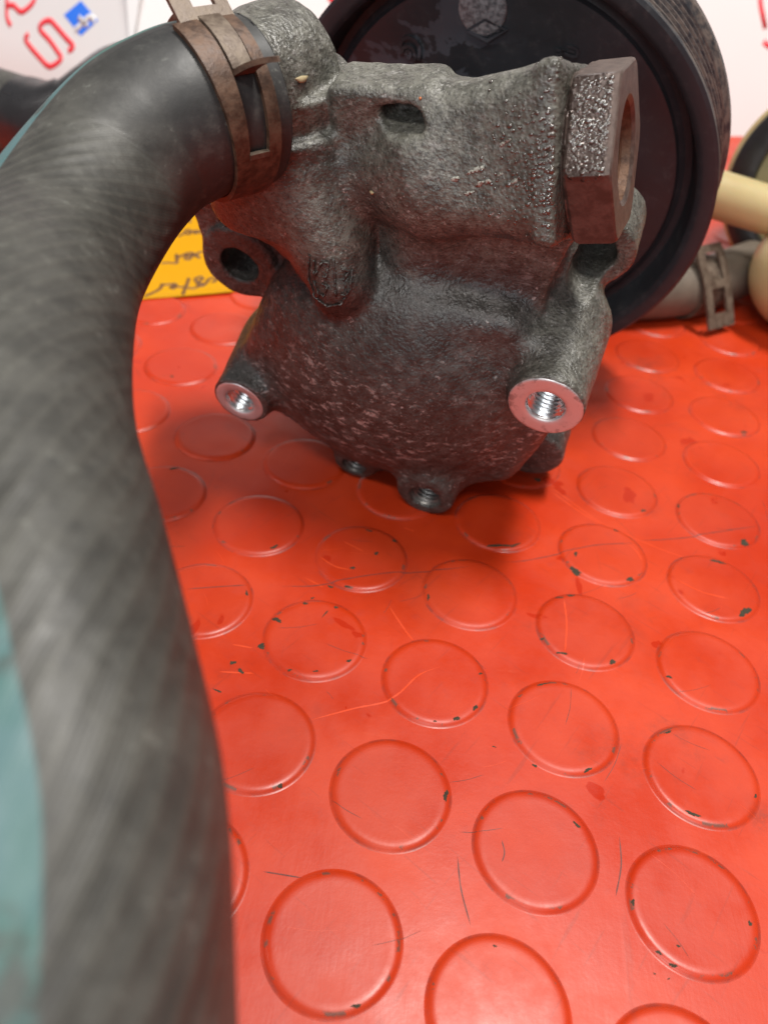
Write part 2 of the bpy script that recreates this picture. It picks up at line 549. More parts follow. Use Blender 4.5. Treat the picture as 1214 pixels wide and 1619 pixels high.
prof = [(11.8, -0.02), (11.5, 0.03), (11.25, 0.12), (11.0, 0.32), (10.7, 0.50), (10.3, 0.61), (9.8, 0.65), (9.2, 0.64), (8.0, 0.61), (4.5, 0.61), (0.01, 0.61)]
sv, sf = lathe(prof, 72)
stud0 = None
for i in range(-5, 19):
    for j in range(-9, 15):
        p = LAT_O + LAT_J * j + LAT_I * i
        if p[1] < -10 or p[1] > 470:
            continue
        # wedge of mat the lens and a small step aside can see
        if abs(p[0]) > 75 + 0.47 * p[1]:
            continue
        if stud0 is None:
            stud0 = obj('stud', sv, sf, M['stud'], floor)
            o = stud0
        else:
            o = stud0.copy()
            col.objects.link(o)
        o.location = (p[0] * MM, p[1] * MM, 0)
        o.rotation_euler = (0, 0, random.uniform(0, 6.28))

def mat_h(x, y):
    d = np.array([x, y]) - LAT_O
    a = d @ LAT_J / (LAT_J @ LAT_J)
    b = d @ LAT_I / (LAT_I @ LAT_I)
    q = LAT_O + LAT_J * round(a) + LAT_I * round(b)
    r = math.hypot(x - q[0], y - q[1])
    return float(np.interp(r, [8.0, 9.2, 9.8, 10.3, 10.7, 11.0, 11.25, 11.5, 11.8], [0.61, 0.64, 0.65, 0.61, 0.50, 0.32, 0.12, 0.03, 0.0]))

def on_mat(x, y, z):
    return (x * MM, y * MM, (mat_h(x, y) + z) * MM)

def resample(pts, step):
    out = []
    for (x0, y0), (x1, y1) in zip(pts[:-1], pts[1:]):
        n = max(1, int(math.hypot(x1 - x0, y1 - y0) / step))
        for k in range(n):
            t = k / n
            out.append((x0 + (x1 - x0) * t, y0 + (y1 - y0) * t))
    out.append(tuple(pts[-1]))
    return out

def flat_ribbon(pts, w, lift):
    pts = resample(smooth2(pts, 8), 0.35)
    P = np.array(pts)
    n = len(P)
    k = np.linspace(0, 1, n)
    taper = np.clip(np.minimum(k, 1 - k) * 8, 0.15, 1)
    rr = np.array([random.uniform(0.6, 1.3) for _ in range(n)])
    rr = np.convolve(rr, np.ones(3) / 3, 'same')
    T = np.gradient(P, axis=0)
    T /= np.linalg.norm(T, axis=1)[:, None] + 1e-9
    N = np.stack([-T[:, 1], T[:, 0]], 1)
    V, F = [], []
    for i in range(n):
        for s in (-0.5, 0.5):
            q = P[i] + N[i] * w * s * taper[i] * rr[i]
            V.append(on_mat(q[0], q[1], lift))
    for i in range(n - 1):
        F.append((2 * i, 2 * i + 1, 2 * i + 3, 2 * i + 2))
    return V, F

# paint rubbed off, cuts and scratches in the mat's skin (tables are mm on the mat)
INK= [[(-98.6, 334.1), (-97.3, 329.9), (-96.0, 325.5)], [(-96.9, 310.7), (-95.4, 313.8), (-95.3, 317.2), (-94.5, 318.4), (-93.3, 316.6), (-93.8, 313.4), (-92.9, 315.2), (-91.8, 318.3), (-90.9, 315.1), (-90.4, 318.7), (-88.9, 316.4), (-88.2, 316.6)], [(-96.5, 285.0), (-93.7, 286.1), (-90.9, 286.5), (-91.9, 290.5), (-93.0, 294.4), (-91.8, 290.6), (-91.1, 292.7), (-89.6, 295.6), (-88.1, 296.9), (-87.0, 294.7), (-87.2, 290.8), (-88.8, 291.4), (-88.9, 294.7), (-87.1, 293.0), (-85.9, 295.5), (-83.4, 292.9)], [(-87.6, 297.3), (-85.8, 295.0), (-83.8, 293.1)], [(-85.8, 295.0), (-84.8, 298.3), (-82.7, 299.2)], [(-94.2, 257.1), (-92.5, 259.9), (-91.0, 263.1), (-90.7, 265.7), (-91.0, 267.8), (-89.8, 267.9), (-86.8, 269.4), (-85.9, 267.8), (-86.2, 265.6), (-87.4, 266.2), (-86.5, 268.3), (-84.9, 267.1)], [(-83.1, 275.4), (-82.5, 270.6), (-82.1, 265.4), (-81.7, 261.5)], [(-84.8, 267.1), (-82.6, 267.9), (-80.3, 267.3), (-78.8, 268.2)], [(-78.8, 268.2), (-77.6, 270.0), (-77.2, 272.0), (-78.7, 272.6), (-80.3, 273.9), (-80.4, 276.1), (-79.0, 277.4), (-78.1, 275.7), (-78.9, 273.5), (-78.7, 271.1), (-76.8, 270.2), (-75.9, 273.3), (-75.7, 276.3), (-74.0, 278.3)], [(-74.0, 273.8), (-73.1, 275.5), (-73.2, 277.5)]]
CHIPS= [[(-26.6, 137.9), (-25.1, 139.1), (-26.1, 139.0), (-25.6, 138.1)], [(-22.1, 116.1), (-20.1, 115.3), (-21.0, 116.4), (-21.2, 115.0)], [(-23.9, 107.8), (-22.3, 108.7), (-23.4, 108.9), (-22.8, 107.6)], [(-28.8, 102.9), (-27.6, 103.1), (-28.3, 103.5), (-28.1, 102.5)], [(-26.8, 101.4), (-25.5, 100.8), (-26.0, 101.6), (-26.2, 100.6)], [(-16.2, 121.4), (-14.9, 121.6), (-15.6, 121.9), (-15.5, 121.1)], [(-6.5, 134.5), (-5.4, 134.7), (-6.0, 135.1), (-5.9, 134.1)], [(-1.3, 140.3), (0.0, 140.9), (-0.8, 141.0), (-0.6, 140.1)], [(-4.0, 148.6), (-2.4, 148.3), (-3.2, 148.8), (-3.2, 148.1)], [(-11.0, 118.1), (-10.1, 120.2), (-10.7, 119.3), (-10.4, 119.1)], [(-11.1, 128.2), (-9.9, 128.1), (-10.5, 128.5), (-10.5, 127.7)], [(-7.2, 128.4), (-6.0, 128.3), (-6.6, 128.7), (-6.6, 128.1)], [(19.1, 95.0), (20.4, 95.4), (19.7, 95.7), (19.8, 94.8)], [(23.3, 97.9), (24.2, 99.2), (23.5, 98.7), (23.9, 98.3)], [(15.0, 93.9), (15.6, 94.0), (15.3, 94.2), (15.3, 93.8)], [(24.5, 107.3), (25.2, 107.4), (24.9, 107.7), (24.8, 107.0)], [(12.4, 127.9), (13.1, 128.0), (12.7, 128.8), (12.8, 127.1)], [(-16.4, 102.3), (-15.5, 102.5), (-16.0, 102.6), (-15.9, 102.1)], [(-4.2, 106.2), (-3.3, 107.0), (-3.9, 106.9), (-3.6, 106.3)], [(-58.8, 163.2), (-56.8, 164.6), (-58.0, 164.3), (-57.6, 163.5)], [(-71.3, 208.3), (-70.2, 208.5), (-70.9, 208.9), (-70.6, 207.9)], [(-29.5, 122.4), (-29.0, 122.5), (-29.5, 123.4), (-29.1, 121.5)], [(-14.6, 123.8), (-13.8, 124.0), (-14.2, 124.2), (-14.2, 123.6)], [(-8.9, 121.6), (-7.8, 121.2), (-8.3, 121.8), (-8.4, 121.0)], [(2.8, 146.2), (4.2, 145.7), (3.6, 146.4), (3.5, 145.5)], [(-30.5, 95.8), (-28.9, 95.3), (-29.7, 95.8), (-29.7, 95.3)], [(95.4, 160.9), (97.9, 161.3), (97.0, 162.2), (96.4, 159.9)], [(88.5, 134.0), (91.5, 136.6), (89.7, 136.4), (90.3, 134.3)], [(47.9, 143.8), (50.7, 141.8), (49.7, 143.5), (49.0, 142.1)], [(61.8, 141.5), (64.0, 142.4), (62.9, 142.5), (62.9, 141.4)], [(49.6, 149.1), (50.4, 148.6), (50.3, 149.6), (49.6, 148.1)], [(85.7, 152.5), (89.1, 152.0), (87.6, 152.7), (87.2, 151.7)], [(61.3, 160.0), (62.6, 159.9), (62.1, 160.5), (61.8, 159.4)], [(53.8, 114.3), (55.5, 115.4), (54.5, 115.3), (54.8, 114.4)], [(43.3, 132.8), (45.2, 133.1), (44.3, 133.4), (44.2, 132.6)], [(46.2, 133.8), (48.4, 134.5), (47.3, 134.7), (47.2, 133.6)], [(42.4, 115.8), (44.6, 115.6), (43.6, 116.0), (43.4, 115.3)], [(109.9, 214.8), (111.8, 215.2), (111.1, 215.7), (110.7, 214.2)], [(41.3, 177.6), (43.1, 177.9), (42.3, 178.6), (42.1, 176.9)], [(27.2, 148.1), (33.7, 149.2), (30.4, 149.1), (30.4, 148.1)], [(33.3, 148.7), (35.5, 150.2), (34.3, 149.9), (34.5, 149.1)], [(70.2, 169.4), (71.5, 169.6), (71.0, 170.1), (70.8, 169.0)], [(81.2, 173.6), (81.9, 173.7), (81.7, 174.5), (81.4, 172.8)], [(66.5, 112.7), (67.5, 112.3), (67.2, 112.9), (66.8, 112.2)], [(38.8, 119.4), (39.7, 119.6), (39.3, 119.8), (39.2, 119.2)], [(17.3, 78.0), (18.3, 77.9), (18.0, 79.0), (17.7, 76.9)], [(45.0, 86.5), (46.7, 87.3), (45.8, 87.2), (45.9, 86.6)], [(37.0, 106.0), (39.5, 106.9), (38.3, 106.8), (38.3, 106.2)], [(35.0, 87.0), (35.8, 86.6), (35.6, 87.1), (35.3, 86.5)], [(41.8, 75.5), (43.0, 74.6), (42.6, 75.3), (42.2, 74.8)], [(63.2, 97.7), (64.6, 98.2), (63.9, 98.2), (63.9, 97.6)], [(78.4, 85.4), (79.1, 85.5), (78.9, 85.9), (78.7, 85.1)], [(4.0, 41.0), (5.3, 41.4), (4.6, 41.5), (4.8, 40.9)], [(-13.8, 75.8), (-12.7, 76.2), (-13.4, 76.3), (-13.2, 75.7)], [(55.5, 52.7), (56.6, 52.4), (56.2, 52.8), (55.9, 52.3)], [(53.6, 54.5), (54.3, 54.0), (54.2, 54.5), (53.8, 54.1)], [(57.1, 55.6), (57.8, 55.6), (57.5, 55.8), (57.4, 55.4)], [(19.2, 95.1), (20.3, 95.2), (19.7, 95.5), (19.7, 94.8)], [(23.0, 97.8), (24.0, 98.9), (23.3, 98.5), (23.7, 98.1)], [(50.5, 62.0), (51.2, 62.1), (50.9, 62.5), (50.8, 61.5)], [(70.6, 60.7), (71.2, 60.7), (71.0, 61.2), (70.8, 60.2)], [(26.1, 52.2), (26.7, 52.2), (26.4, 52.4), (26.4, 52.0)], [(-10.9, 102.8), (-9.9, 103.0), (-10.4, 103.1), (-10.4, 102.6)], [(64.1, 80.5), (66.3, 79.6), (65.4, 80.4), (64.9, 79.7)], [(27.1, 90.1), (27.8, 89.9), (27.5, 90.2), (27.4, 89.9)], [(52.6, 51.1), (53.0, 51.1), (52.8, 51.2), (52.8, 50.9)], [(54.8, 50.5), (55.2, 50.6), (55.1, 50.7), (55.0, 50.4)]]
SCRATCH= [[(-43.0, 121.6), (-36.3, 123.4), (-29.8, 125.0)], [(-21.9, 126.5), (-15.6, 127.5), (-10.6, 129.2), (-3.1, 132.3), (3.0, 134.4), (10.0, 136.3), (17.2, 138.0), (22.6, 139.9)], [(31.7, 143.4), (36.3, 144.6), (43.1, 147.5), (50.2, 150.8), (55.4, 153.0), (60.5, 154.4), (66.3, 155.6)], [(67.9, 157.7), (73.8, 158.9), (81.9, 161.2), (90.3, 164.2), (96.7, 166.6), (102.5, 168.6)], [(-13.3, 60.1), (-6.7, 59.8)], [(50.4, 74.0), (49.9, 68.6), (48.1, 62.9)], [(20.2, 66.8), (20.9, 61.0), (22.5, 55.3)], [(28.2, 70.4), (28.6, 68.2), (28.1, 66.4)]]
GOUGE= [[(45.2, 176.9), (52.1, 169.4), (57.9, 163.5), (63.8, 159.8), (68.5, 157.4), (74.3, 154.7), (81.2, 152.3)], [(45.9, 173.9), (53.1, 166.6), (59.0, 161.8)], [(-9.2, 143.4), (-3.9, 140.7)], [(-14.3, 137.0), (-10.4, 134.5), (-5.9, 133.7)], [(-16.9, 130.1), (-12.2, 127.7)], [(3.7, 124.2), (7.5, 118.1), (10.2, 114.3)], [(-9.8, 91.2), (-1.7, 95.0), (6.3, 98.5), (11.4, 104.9), (16.1, 108.0)], [(-30.4, 100.3), (-23.2, 100.9)], [(-29.4, 107.8), (-24.9, 107.5)], [(5.5, 151.8), (8.4, 150.9)], [(64.4, 155.3), (66.4, 152.1), (67.1, 149.1)], [(45.4, 132.9), (45.3, 124.7), (44.1, 116.1)], [(74.6, 144.0), (80.4, 140.5), (87.2, 139.1)]]


chip_geo = []
for c in CHIPS:
    c = np.array(c)
    ctr = c.mean(0)
    e1 = (c[1] - c[0]) / 2
    e2 = (c[3] - c[2]) / 2
    n = 26
    ph = [random.uniform(0, 6.28) for _ in range(3)]
    rings = []
    V, F = [], []
    for q in (0.0, 0.35, 0.7, 1.0):
        for k in range(n):
            a = 2 * math.pi * k / n
            rr = 1 + 0.22 * math.sin(2 * a + ph[0]) + 0.17 * math.sin(3 * a + ph[1]) + 0.15 * math.sin(7 * a + ph[2]) + random.uniform(-0.1, 0.1)
            p = ctr + (e1 * math.cos(a) + e2 * math.sin(a)) * rr * q * 0.95
            V.append(on_mat(p[0], p[1], 0.035 + 0.02 * (q < 1)))
    for i in range(3):
        for k in range(n):
            l = (k + 1) % n
            F.append((i * n + k, i * n + l, (i + 1) * n + l, (i + 1) * n + k))
    chip_geo.append((V, F))
o = obj('worn_chip', *merge(*chip_geo), M['chip'], floor)
o['kind'] = 'stuff'
o = obj('scratch', *merge(*[flat_ribbon(s, 0.24, 0.03) for s in SCRATCH]), M['scratch'], floor)
o['kind'] = 'stuff'
o = obj('gouge', *merge(*[flat_ribbon(s, 0.42, 0.026) for s in GOUGE]), M['gouge'], floor)
o['kind'] = 'stuff'
# many faint short rub marks
rub = []
for _ in range(150):
    y = random.uniform(30, 290)
    x = random.uniform(-0.42 * y - 40, 0.42 * y + 50)
    a = random.choice([0.25, 0.25, -0.6, 1.3, 2.2]) + random.uniform(-0.3, 0.3)
    L = random.uniform(2, 11)
    rub.append(flat_ribbon([(x, y), (x + L * 0.5 * math.cos(a), y + L * 0.5 * math.sin(a)), (x + L * math.cos(a + 0.08), y + L * math.sin(a + 0.08))], random.uniform(0.05, 0.12), 0.02))
o = obj('rub_mark', *merge(*rub[:75]), M['scratch'], floor)
o['kind'] = 'stuff'
o = obj('rub_mark', *merge(*rub[75:]), M['gouge'], floor)
o['kind'] = 'stuff'

# ------------------------------------------------------------------ yellow handwritten note
ORG = np.array([-112.0, 246.6])
EX = np.array([0.9057, 0.4240])
EY = np.array([-0.4240, 0.9057])
note_v, note_f = [], []
for j in range(17):
    for i in range(17):
        p = ORG + EX * (104 * i / 16) + EY * (126 * j / 16)
        z = 1.0 + 0.10 * math.sin(i * 0.8 + j * 0.3)
        note_v.append((p[0] * MM, p[1] * MM, z * MM))
nv = len(note_v)
note_v += [(x, y, z - 0.00018) for x, y, z in note_v]
for j in range(16):
    for i in range(16):
        a = j * 17 + i
        note_f.append((a, a + 1, a + 18, a + 17))
        note_f.append((nv + a, nv + a + 17, nv + a + 18, nv + a + 1))
for i in range(16):
    for a, b in ((i, i + 1), (272 + i + 1, 272 + i), ((i + 1) * 17, i * 17), (i * 17 + 16, (i + 1) * 17 + 16)):
        note_f.append((a, nv + a, nv + b, b))
note = empty('yellow_note', (ORG[0] * MM, ORG[1] * MM, 0), 'yellow paper note with upside-down brown handwriting lying on the red mat behind the hose', 'note')
def rel(V, e):
    return [tuple(Vector(v) - e.location) for v in V]
obj('paper_sheet', rel(note_v, note), note_f, M['yellow'], note)
def on_note(x, y, z):
    d = np.array([x, y]) - ORG
    i, j = d @ EX / 104 * 16, d @ EY / 126 * 16
    return (x * MM, y * MM, (1.0 + 0.10 * math.sin(i * 0.8 + j * 0.3) + 0.02 + z) * MM)
ink = [ribbon(smooth2(s, 8), 1.3, 0.06, on_note) for s in INK]
V, F = merge(*ink)
obj('handwriting', rel(V, note), F, M['ink'], note)

# ------------------------------------------------------------------ printed white card standing behind
fold = []
for s_ in np.linspace(-380, 92, 30):
    fold.append((-243 + 0.8396 * s_, 501 - 0.5433 * s_, 0))
for s_ in np.linspace(4, 640, 40):
    fold.append((-163 + 0.9503 * s_, 449 + 0.3113 * s_, 0))
bp = np.array(fold)
LEAN = 0.40
HGT = 330
Tn = np.gradient(bp, axis=0)
Tn /= np.linalg.norm(Tn, axis=1)[:, None]
Nn = np.stack([-Tn[:, 1], Tn[:, 0], np.zeros(len(bp))], 1)
V, F = [], []
rows = 14
for side in (0, 1):
    for r in range(rows + 1):
        z = HGT * r / rows
        for q, nrm in zip(bp, Nn):
            p = q + nrm * (z * LEAN + side * 0.6)
            V.append((p[0] * MM, p[1] * MM, z * MM))
nb = len(bp)
half = (rows + 1) * nb
for r in range(rows):
    for i in range(nb - 1):
        a = r * nb + i
        F.append((a, a + 1, a + nb + 1, a + nb))
        F.append((half + a, half + a + nb, half + a + nb + 1, half + a + 1))
for i in range(nb - 1):
    F.append((i, half + i, half + i + 1, i + 1))
    t = rows * nb + i
    F.append((t, t + 1, half + t + 1, half + t))
for r in range(rows):
    for c in (0, nb - 1):
        a = r * nb + c
        F.append((a, a + nb, half + a + nb, half + a))
card = empty('printed_card', (-0.184, 0.468, 0), 'white printed card with red letters and a small blue square standing behind the parts', 'card')
sharp(obj('card_sheet', rel(V, card), F, M['paper'], card), 20)
PRINT_S = [(2.3, 24.6), (-0.2, 21.6), (5.7, 18.6), (15.5, 15.1), (21.7, 13.1), (26.0, 13.1), (30.9, 15.7), (33.9, 18.6), (30.2, 20.8), (21.8, 24.8), (13.6, 27.6), (11.3, 29.5), (14.9, 32.6), (20.1, 33.9), (26.1, 32.0), (35.5, 28.5), (42.1, 26.2), (42.0, 24.6), (38.8, 23.0)]
PRINT_R1 = [(-14.9, 25.6), (-19.2, 28.2), (-21.0, 33.2), (-22.3, 40.9)]
PRINT_R2 = [(-21.2, 34.2), (-15.2, 35.5), (-8.2, 33.7), (-3.4, 35.1), (3.0, 40.0), (4.3, 45.0)]
PRINT_BOX = [(31.1, 38.5), (43.6, 47.1), (59.6, 40.8), (47.8, 31.6)]
PRINT_F1 = [(42.6, 33.4), (46.5, 36.4), (50.2, 39.5), (53.2, 41.3), (56.2, 40.8), (56.1, 39.3)]
PRINT_F2 = [(43.8, 39.7), (48.1, 38.2), (52.6, 37.2)]
PRINT_I1 = [(383.9, 77.6), (387.1, 68.3), (392.6, 57.4)]
PRINT_I2 = [(392.5, 50.6), (396.7, 48.8), (404.9, 45.8)]
PRINT_I3 = [(116.8, 60.0), (114.7, 58.5), (113.3, 60.4)]
# stroke mm per 6px [(13.6, 12.3), (17.0, 13.0)]

def card_plane(P0, t):
    t = np.array(t, float)
    t /= np.linalg.norm(t)
    nr = np.array([-t[1], t[0]])
    def f(x, y, z):
        q = np.array(P0) + t * x + nr * (y * LEAN - 0.05 - z)
        return tuple(Vector((q[0] * MM, q[1] * MM, y * MM)) - card.location)
    return f
cpA = card_plane((-243, 501), (34, -22))
cpB = card_plane((-163, 449), (583, 191))
for st in ([PRINT_S], [PRINT_R1, PRINT_R2]):
    obj('letter', *merge(*[ribbon(smooth2(s, 8), 2.9, 0.12, cpA) for s in st]), M['print_red'], card)
for st in (PRINT_I1, PRINT_I2, PRINT_I3):
    obj('letter', *ribbon(st, 3.2, 0.12, cpB), M['print_red'], card)
sq = obj('blue_square', *extrude_poly(PRINT_BOX, 0.12, cpA), M['print_blue'], card, smooth=False)
obj('letter_mark', *merge(ribbon(smooth2(PRINT_F1, 8), 3.0, 0.3, cpA), ribbon(PRINT_F2, 2.6, 0.3, cpA)), M['paper'], sq)
# ------------------------------------------------------------------ the pump, in its own frame: x right, y up, z out of the front cover (mm)
PU = np.array([[0.96901573, -0.24699901, 0.0], [-0.06434436, -0.25243297, 0.96547263], [-0.23847079, -0.93555817, -0.26050451]])
PC = np.array([17.85, 232.036, 59.801])
RISE = 62.0                      # the empty sits where the pulley rim meets the mat
root_pos = PC - PU[1] * RISE
pump = bpy.data.objects.new('power_steering_pump', None)
col.objects.link(pump)
pump.empty_display_size = 0.02
pump.matrix_world = Matrix(((PU[0][0], PU[1][0], PU[2][0], root_pos[0] * MM),
                            (PU[0][1], PU[1][1], PU[2][1], root_pos[1] * MM),
                            (PU[0][2], PU[1][2], PU[2][2], root_pos[2] * MM), (0, 0, 0, 1)))
tag(pump, 'greasy dark cast metal pump with a black pulley lying on the red mat', 'pump')
OFF = Vector((0, RISE * MM, 0))
def to_world(p):
    return PC + PU.T @ np.array(p, float)
def part(name, V, F, mat, parent=None, loc=(0, 0, 0), rot=None, smooth=True, ang=35):
    """a part whose mesh sits at pump coordinates loc (mm)"""
    o = obj(name, V, F, mat, parent or pump, smooth)
    l = Vector(loc) * MM
    m = Matrix.Translation(l + (OFF if parent is None else Vector((0, 0, 0))))
    if rot is not None:
        m = m @ rot.to_4x4()
    o.matrix_local = m
    if smooth:
        sharp(o, ang)
    return o

# ---- signed distance field of the casting
VA = np.array([0.966, 0.258, 0.0])
VA /= np.linalg.norm(VA)
NUT = np.array([37.0, 55.5, 62.6])
H = 0.5
lo = np.array([-63.0, -56.0, -14.0])
hi = np.array([52.0, 82.0, 104.0])
N3 = np.ceil((hi - lo) / H).astype(int)
ax = [(lo[i] + H * np.arange(N3[i])).astype(np.float32) for i in range(3)]
X, Y, Z = np.meshgrid(*ax, indexing='ij', sparse=True)

def smin(a, b, k):
    h_ = np.maximum(k - np.abs(a - b), 0) / k
    return np.minimum(a, b) - h_ * h_ * h_ * (k / 6.0)
def smax(a, b, k):
    return -smin(-a, -b, k)
def seg_t(a, b):
    a = np.array(a, np.float32)
    d = np.array(b, np.float32) - a
    L2 = float(d @ d)
    t = ((X - a[0]) * d[0] + (Y - a[1]) * d[1] + (Z - a[2]) * d[2]) / L2
    return a, d, t
def cone(a, b, r0, r1):
    a, d, t = seg_t(a, b)
    t = np.clip(t, 0, 1)
    q = (X - a[0] - t * d[0]) ** 2 + (Y - a[1] - t * d[1]) ** 2 + (Z - a[2] - t * d[2]) ** 2
    return np.sqrt(q) - (r0 + (r1 - r0) * t)
def cyl(a, b, r, rd=1.5, r1=None):
    """flat-ended cylinder with rounded rim"""
    a, d, t = seg_t(a, b)
    L = math.sqrt(float(d @ d))
    q = (X - a[0] - t * d[0]) ** 2 + (Y - a[1] - t * d[1]) ** 2 + (Z - a[2] - t * d[2]) ** 2
    rr = r if r1 is None else r + (r1 - r) * np.clip(t, 0, 1)
    dr = np.sqrt(q) - (rr - rd)
    dz = np.abs(t - 0.5) * L - (L / 2 - rd)
    return np.minimum(np.maximum(dr, dz), 0) + np.sqrt(np.maximum(dr, 0) ** 2 + np.maximum(dz, 0) ** 2) - rd
def ell(c, r):
    q = np.sqrt(((X - c[0]) / r[0]) ** 2 + ((Y - c[1]) / r[1]) ** 2 + ((Z - c[2]) / r[2]) ** 2)
    return (q - 1) * min(r)
def box(c, hf, rd, rz=0.0):
    cs, sn = math.cos(rz), math.sin(rz)
    x = (X - c[0]) * cs + (Y - c[1]) * sn
    y = -(X - c[0]) * sn + (Y - c[1]) * cs
    a, b, e = np.abs(x) - (hf[0] - rd), np.abs(y) - (hf[1] - rd), np.abs(Z - c[2]) - (hf[2] - rd)
    return np.sqrt(np.maximum(a, 0) ** 2 + np.maximum(b, 0) ** 2 + np.maximum(e, 0) ** 2) + np.minimum(np.maximum(a, np.maximum(b, e)), 0) - rd
def poly(pts, z0, z1, grow, rd):
    """prism over a polygon grown by a radius"""
    P = np.array(pts, np.float32)
    n = len(P)
    x, y = X[:, :, 0], Y[:, :, 0]
    x, y = np.broadcast_arrays(x, y)
    d = np.full(x.shape, 1e9, np.float32)
    s = np.ones(x.shape, np.float32)
    j = n - 1
    for i in range(n):
        e = P[j] - P[i]
        wx, wy = x - P[i][0], y - P[i][1]
        t = np.clip((wx * e[0] + wy * e[1]) / (e @ e), 0, 1)
        d = np.minimum(d, (wx - e[0] * t) ** 2 + (wy - e[1] * t) ** 2)
        c1 = y >= P[i][1]
        c2 = y < P[j][1]
        c3 = e[0] * wy > e[1] * wx
        flip = (c1 & c2 & c3) | (~c1 & ~c2 & ~c3)
        s = np.where(flip, -s, s)
        j = i
    dr = (s * np.sqrt(d) - grow + rd)[:, :, None]
    dz = np.abs(Z - (z0 + z1) / 2) - ((z1 - z0) / 2 - rd)
    return np.minimum(np.maximum(dr, dz), 0) + np.sqrt(np.maximum(dr, 0) ** 2 + np.maximum(dz, 0) ** 2) - rd

LB = (-40.0, -16.0)
RB = (35.0, 10.0)
LG = (11.0, -31.6)
BL = (-10.5, -33.5)
LH = (-46.2, 8.8)
EAR = (36.0, 26.0)
FE = (33.0, -32.0)
FACE = 84.0
def obox(c, ex, hf, rd):
    """rounded box along ex; second axis lies across it towards the front of the bench"""
    ex = np.array(ex, float)
    ex /= np.linalg.norm(ex)
    e2 = np.array((-ex[1], ex[0], 0.0)) * math.cos(TILT) + np.array((0, 0, 1.0)) * math.sin(TILT)
    e3 = np.cross(ex, e2)
    q = []
    ta = (X - c[0]) * ex[0] + (Y - c[1]) * ex[1] + (Z - c[2]) * ex[2]
    for e, hh in zip((ex, e2, e3), (hf[0], hf[1] * (1 + 0.0085 * (ta - hf[0])), hf[2] * (1 + 0.0085 * (ta - hf[0])))):
        q.append(np.abs((X - c[0]) * e[0] + (Y - c[1]) * e[1] + (Z - c[2]) * e[2]).astype(np.float32) - (hh - rd))
    a_, b_, c_ = q
    return np.sqrt(np.maximum(a_, 0) ** 2 + np.maximum(b_, 0) ** 2 + np.maximum(c_, 0) ** 2) + np.minimum(np.maximum(a_, np.maximum(b_, c_)), 0) - rd
TILT = math.radians(62)
D = cyl((0, 0, 6), (0, 0, 66), 33, 3)
D = smin(D, cyl((0, 0, -13), (0, 0, 12), 19, 2), 5)
# cover: webbed rim between the bosses with a shallow dome
D = smin(D, poly([(-38, -15), (-10, -32), (11, -30.5), (25, -24), (32, 6), (22, 16), (-10, 14), (-30, -2)], 52, 77, 7.2, 4), 3)
D = smin(D, ell((-2, -7, 64), (39, 33, 25)), 7)
D = smin(D, cone((-37.5, -14.5, 62), (-26, -9, 64), 8.5, 12), 6)
D = smin(D, cyl((LB[0], LB[1], 46), (LB[0], LB[1], FACE), 7.3, 0.7), 9)
D = smin(D, cyl((RB[0], RB[1], 57), (RB[0], RB[1], FACE), 8.3, 0.7), 6)
D = smin(D, cone((RB[0] - 2.5, RB[1] + 2.5, 60), (RB[0] - 2, RB[1] + 1, 70), 10.8, 9), 5)
D = smin(D, cone((30, 20, 52), (22, 12, 56), 9.0, 12), 5)
D = smin(D, cyl((LG[0], LG[1], 60), (LG[0], LG[1], 86), 7.4, 1.0), 9)
D = smin(D, cyl((BL[0], BL[1], 58), (BL[0], BL[1], 81), 5.6, 1.0), 5)
D = smin(D, cyl((FE[0], FE[1], 51), (FE[0], FE[1], 63), 9.0, 1.5), 4)
D = smin(D, cone((20, -18, 57), (FE[0], FE[1], 57), 7, 5), 4)
D = smin(D, poly([(-46, 8.5), (-49, 26), (-30, 34), (-24, 8)], 48, 60.5, 10.2, 1.4), 2.5)
D = smin(D, cyl((LH[0], LH[1], 48), (LH[0], LH[1], 62.5), 10.2, 1.2), 2.5)
D = smin(D, cyl((EAR[0], EAR[1], 36), (EAR[0], EAR[1], 52), 8.4, 1.6), 4)
# thick wall dropping from the valve chamber to the cover, with a crisp right-hand edge
wall = poly([(29.2, 43), (21.2, 3), (8, 8), (0, 30), (4, 44)], 46, 68.5, 3.0, 1.0)
D = smin(D, wall, 8)
# valve chamber reaching right towards the hex fitting
v_end = NUT - VA * 9.3
c_v = NUT - VA * 25.5
D = smin(D, obox(c_v, VA, (16.2, 15.4, 15.0), 6.0), 2.5)
D = smin(D, obox(NUT - VA * 11.2, VA, (2.2, 15.3, 14.9), 1.6), 3.5)
v_left = NUT - VA * 47
D = smin(D, cone(v_left, NUT - VA * 37, 10.5, 14.6), 8)
D = smin(D, cone((0, 40, 58), (3, 14, 62), 11, 12), 5)
# inlet chamber with its round flange, step and elbow
D = smin(D, cyl((-30.5, 31, 62), (-30.5, 52, 62), 16.8, 1.3), 5)
D = smin(D, cone((-30, 34, 60), (-24, 30, 62), 16, 13), 6)
D = smin(D, cone((-23, 38, 66), (-13.5, 23.5, 76.0), 13.5, 7.0), 4)
D = smin(D, cyl((-30.5, 48, 62), (-30.5, 57.6, 61.5), 14.2, 0.9), 1.5)
D = smin(D, cone((-32, 54, 61), (-32.8, 56.0, 62), 12.3, 12.3), 2)
D = smin(D, cyl((-29.5, 56.4, 55), (-36.5, 58.6, 81), 11.6, 2.0), 2)
# pad with a pocket between the chambers
D = smin(D, box((-6.5, 53.8, 63.2), (10.5, 8, 5.8), 2.0, 0.12), 3)
pocket = smax(box((-2.6, 57.8, 70.0), (4.6, 2.0, 7.0), 0.8, 0.28), ell((-2.2, 57.6, 69.5), (5.4, 2.7, 10)), 1.0)
D = smax(D, -pocket, 1.2)
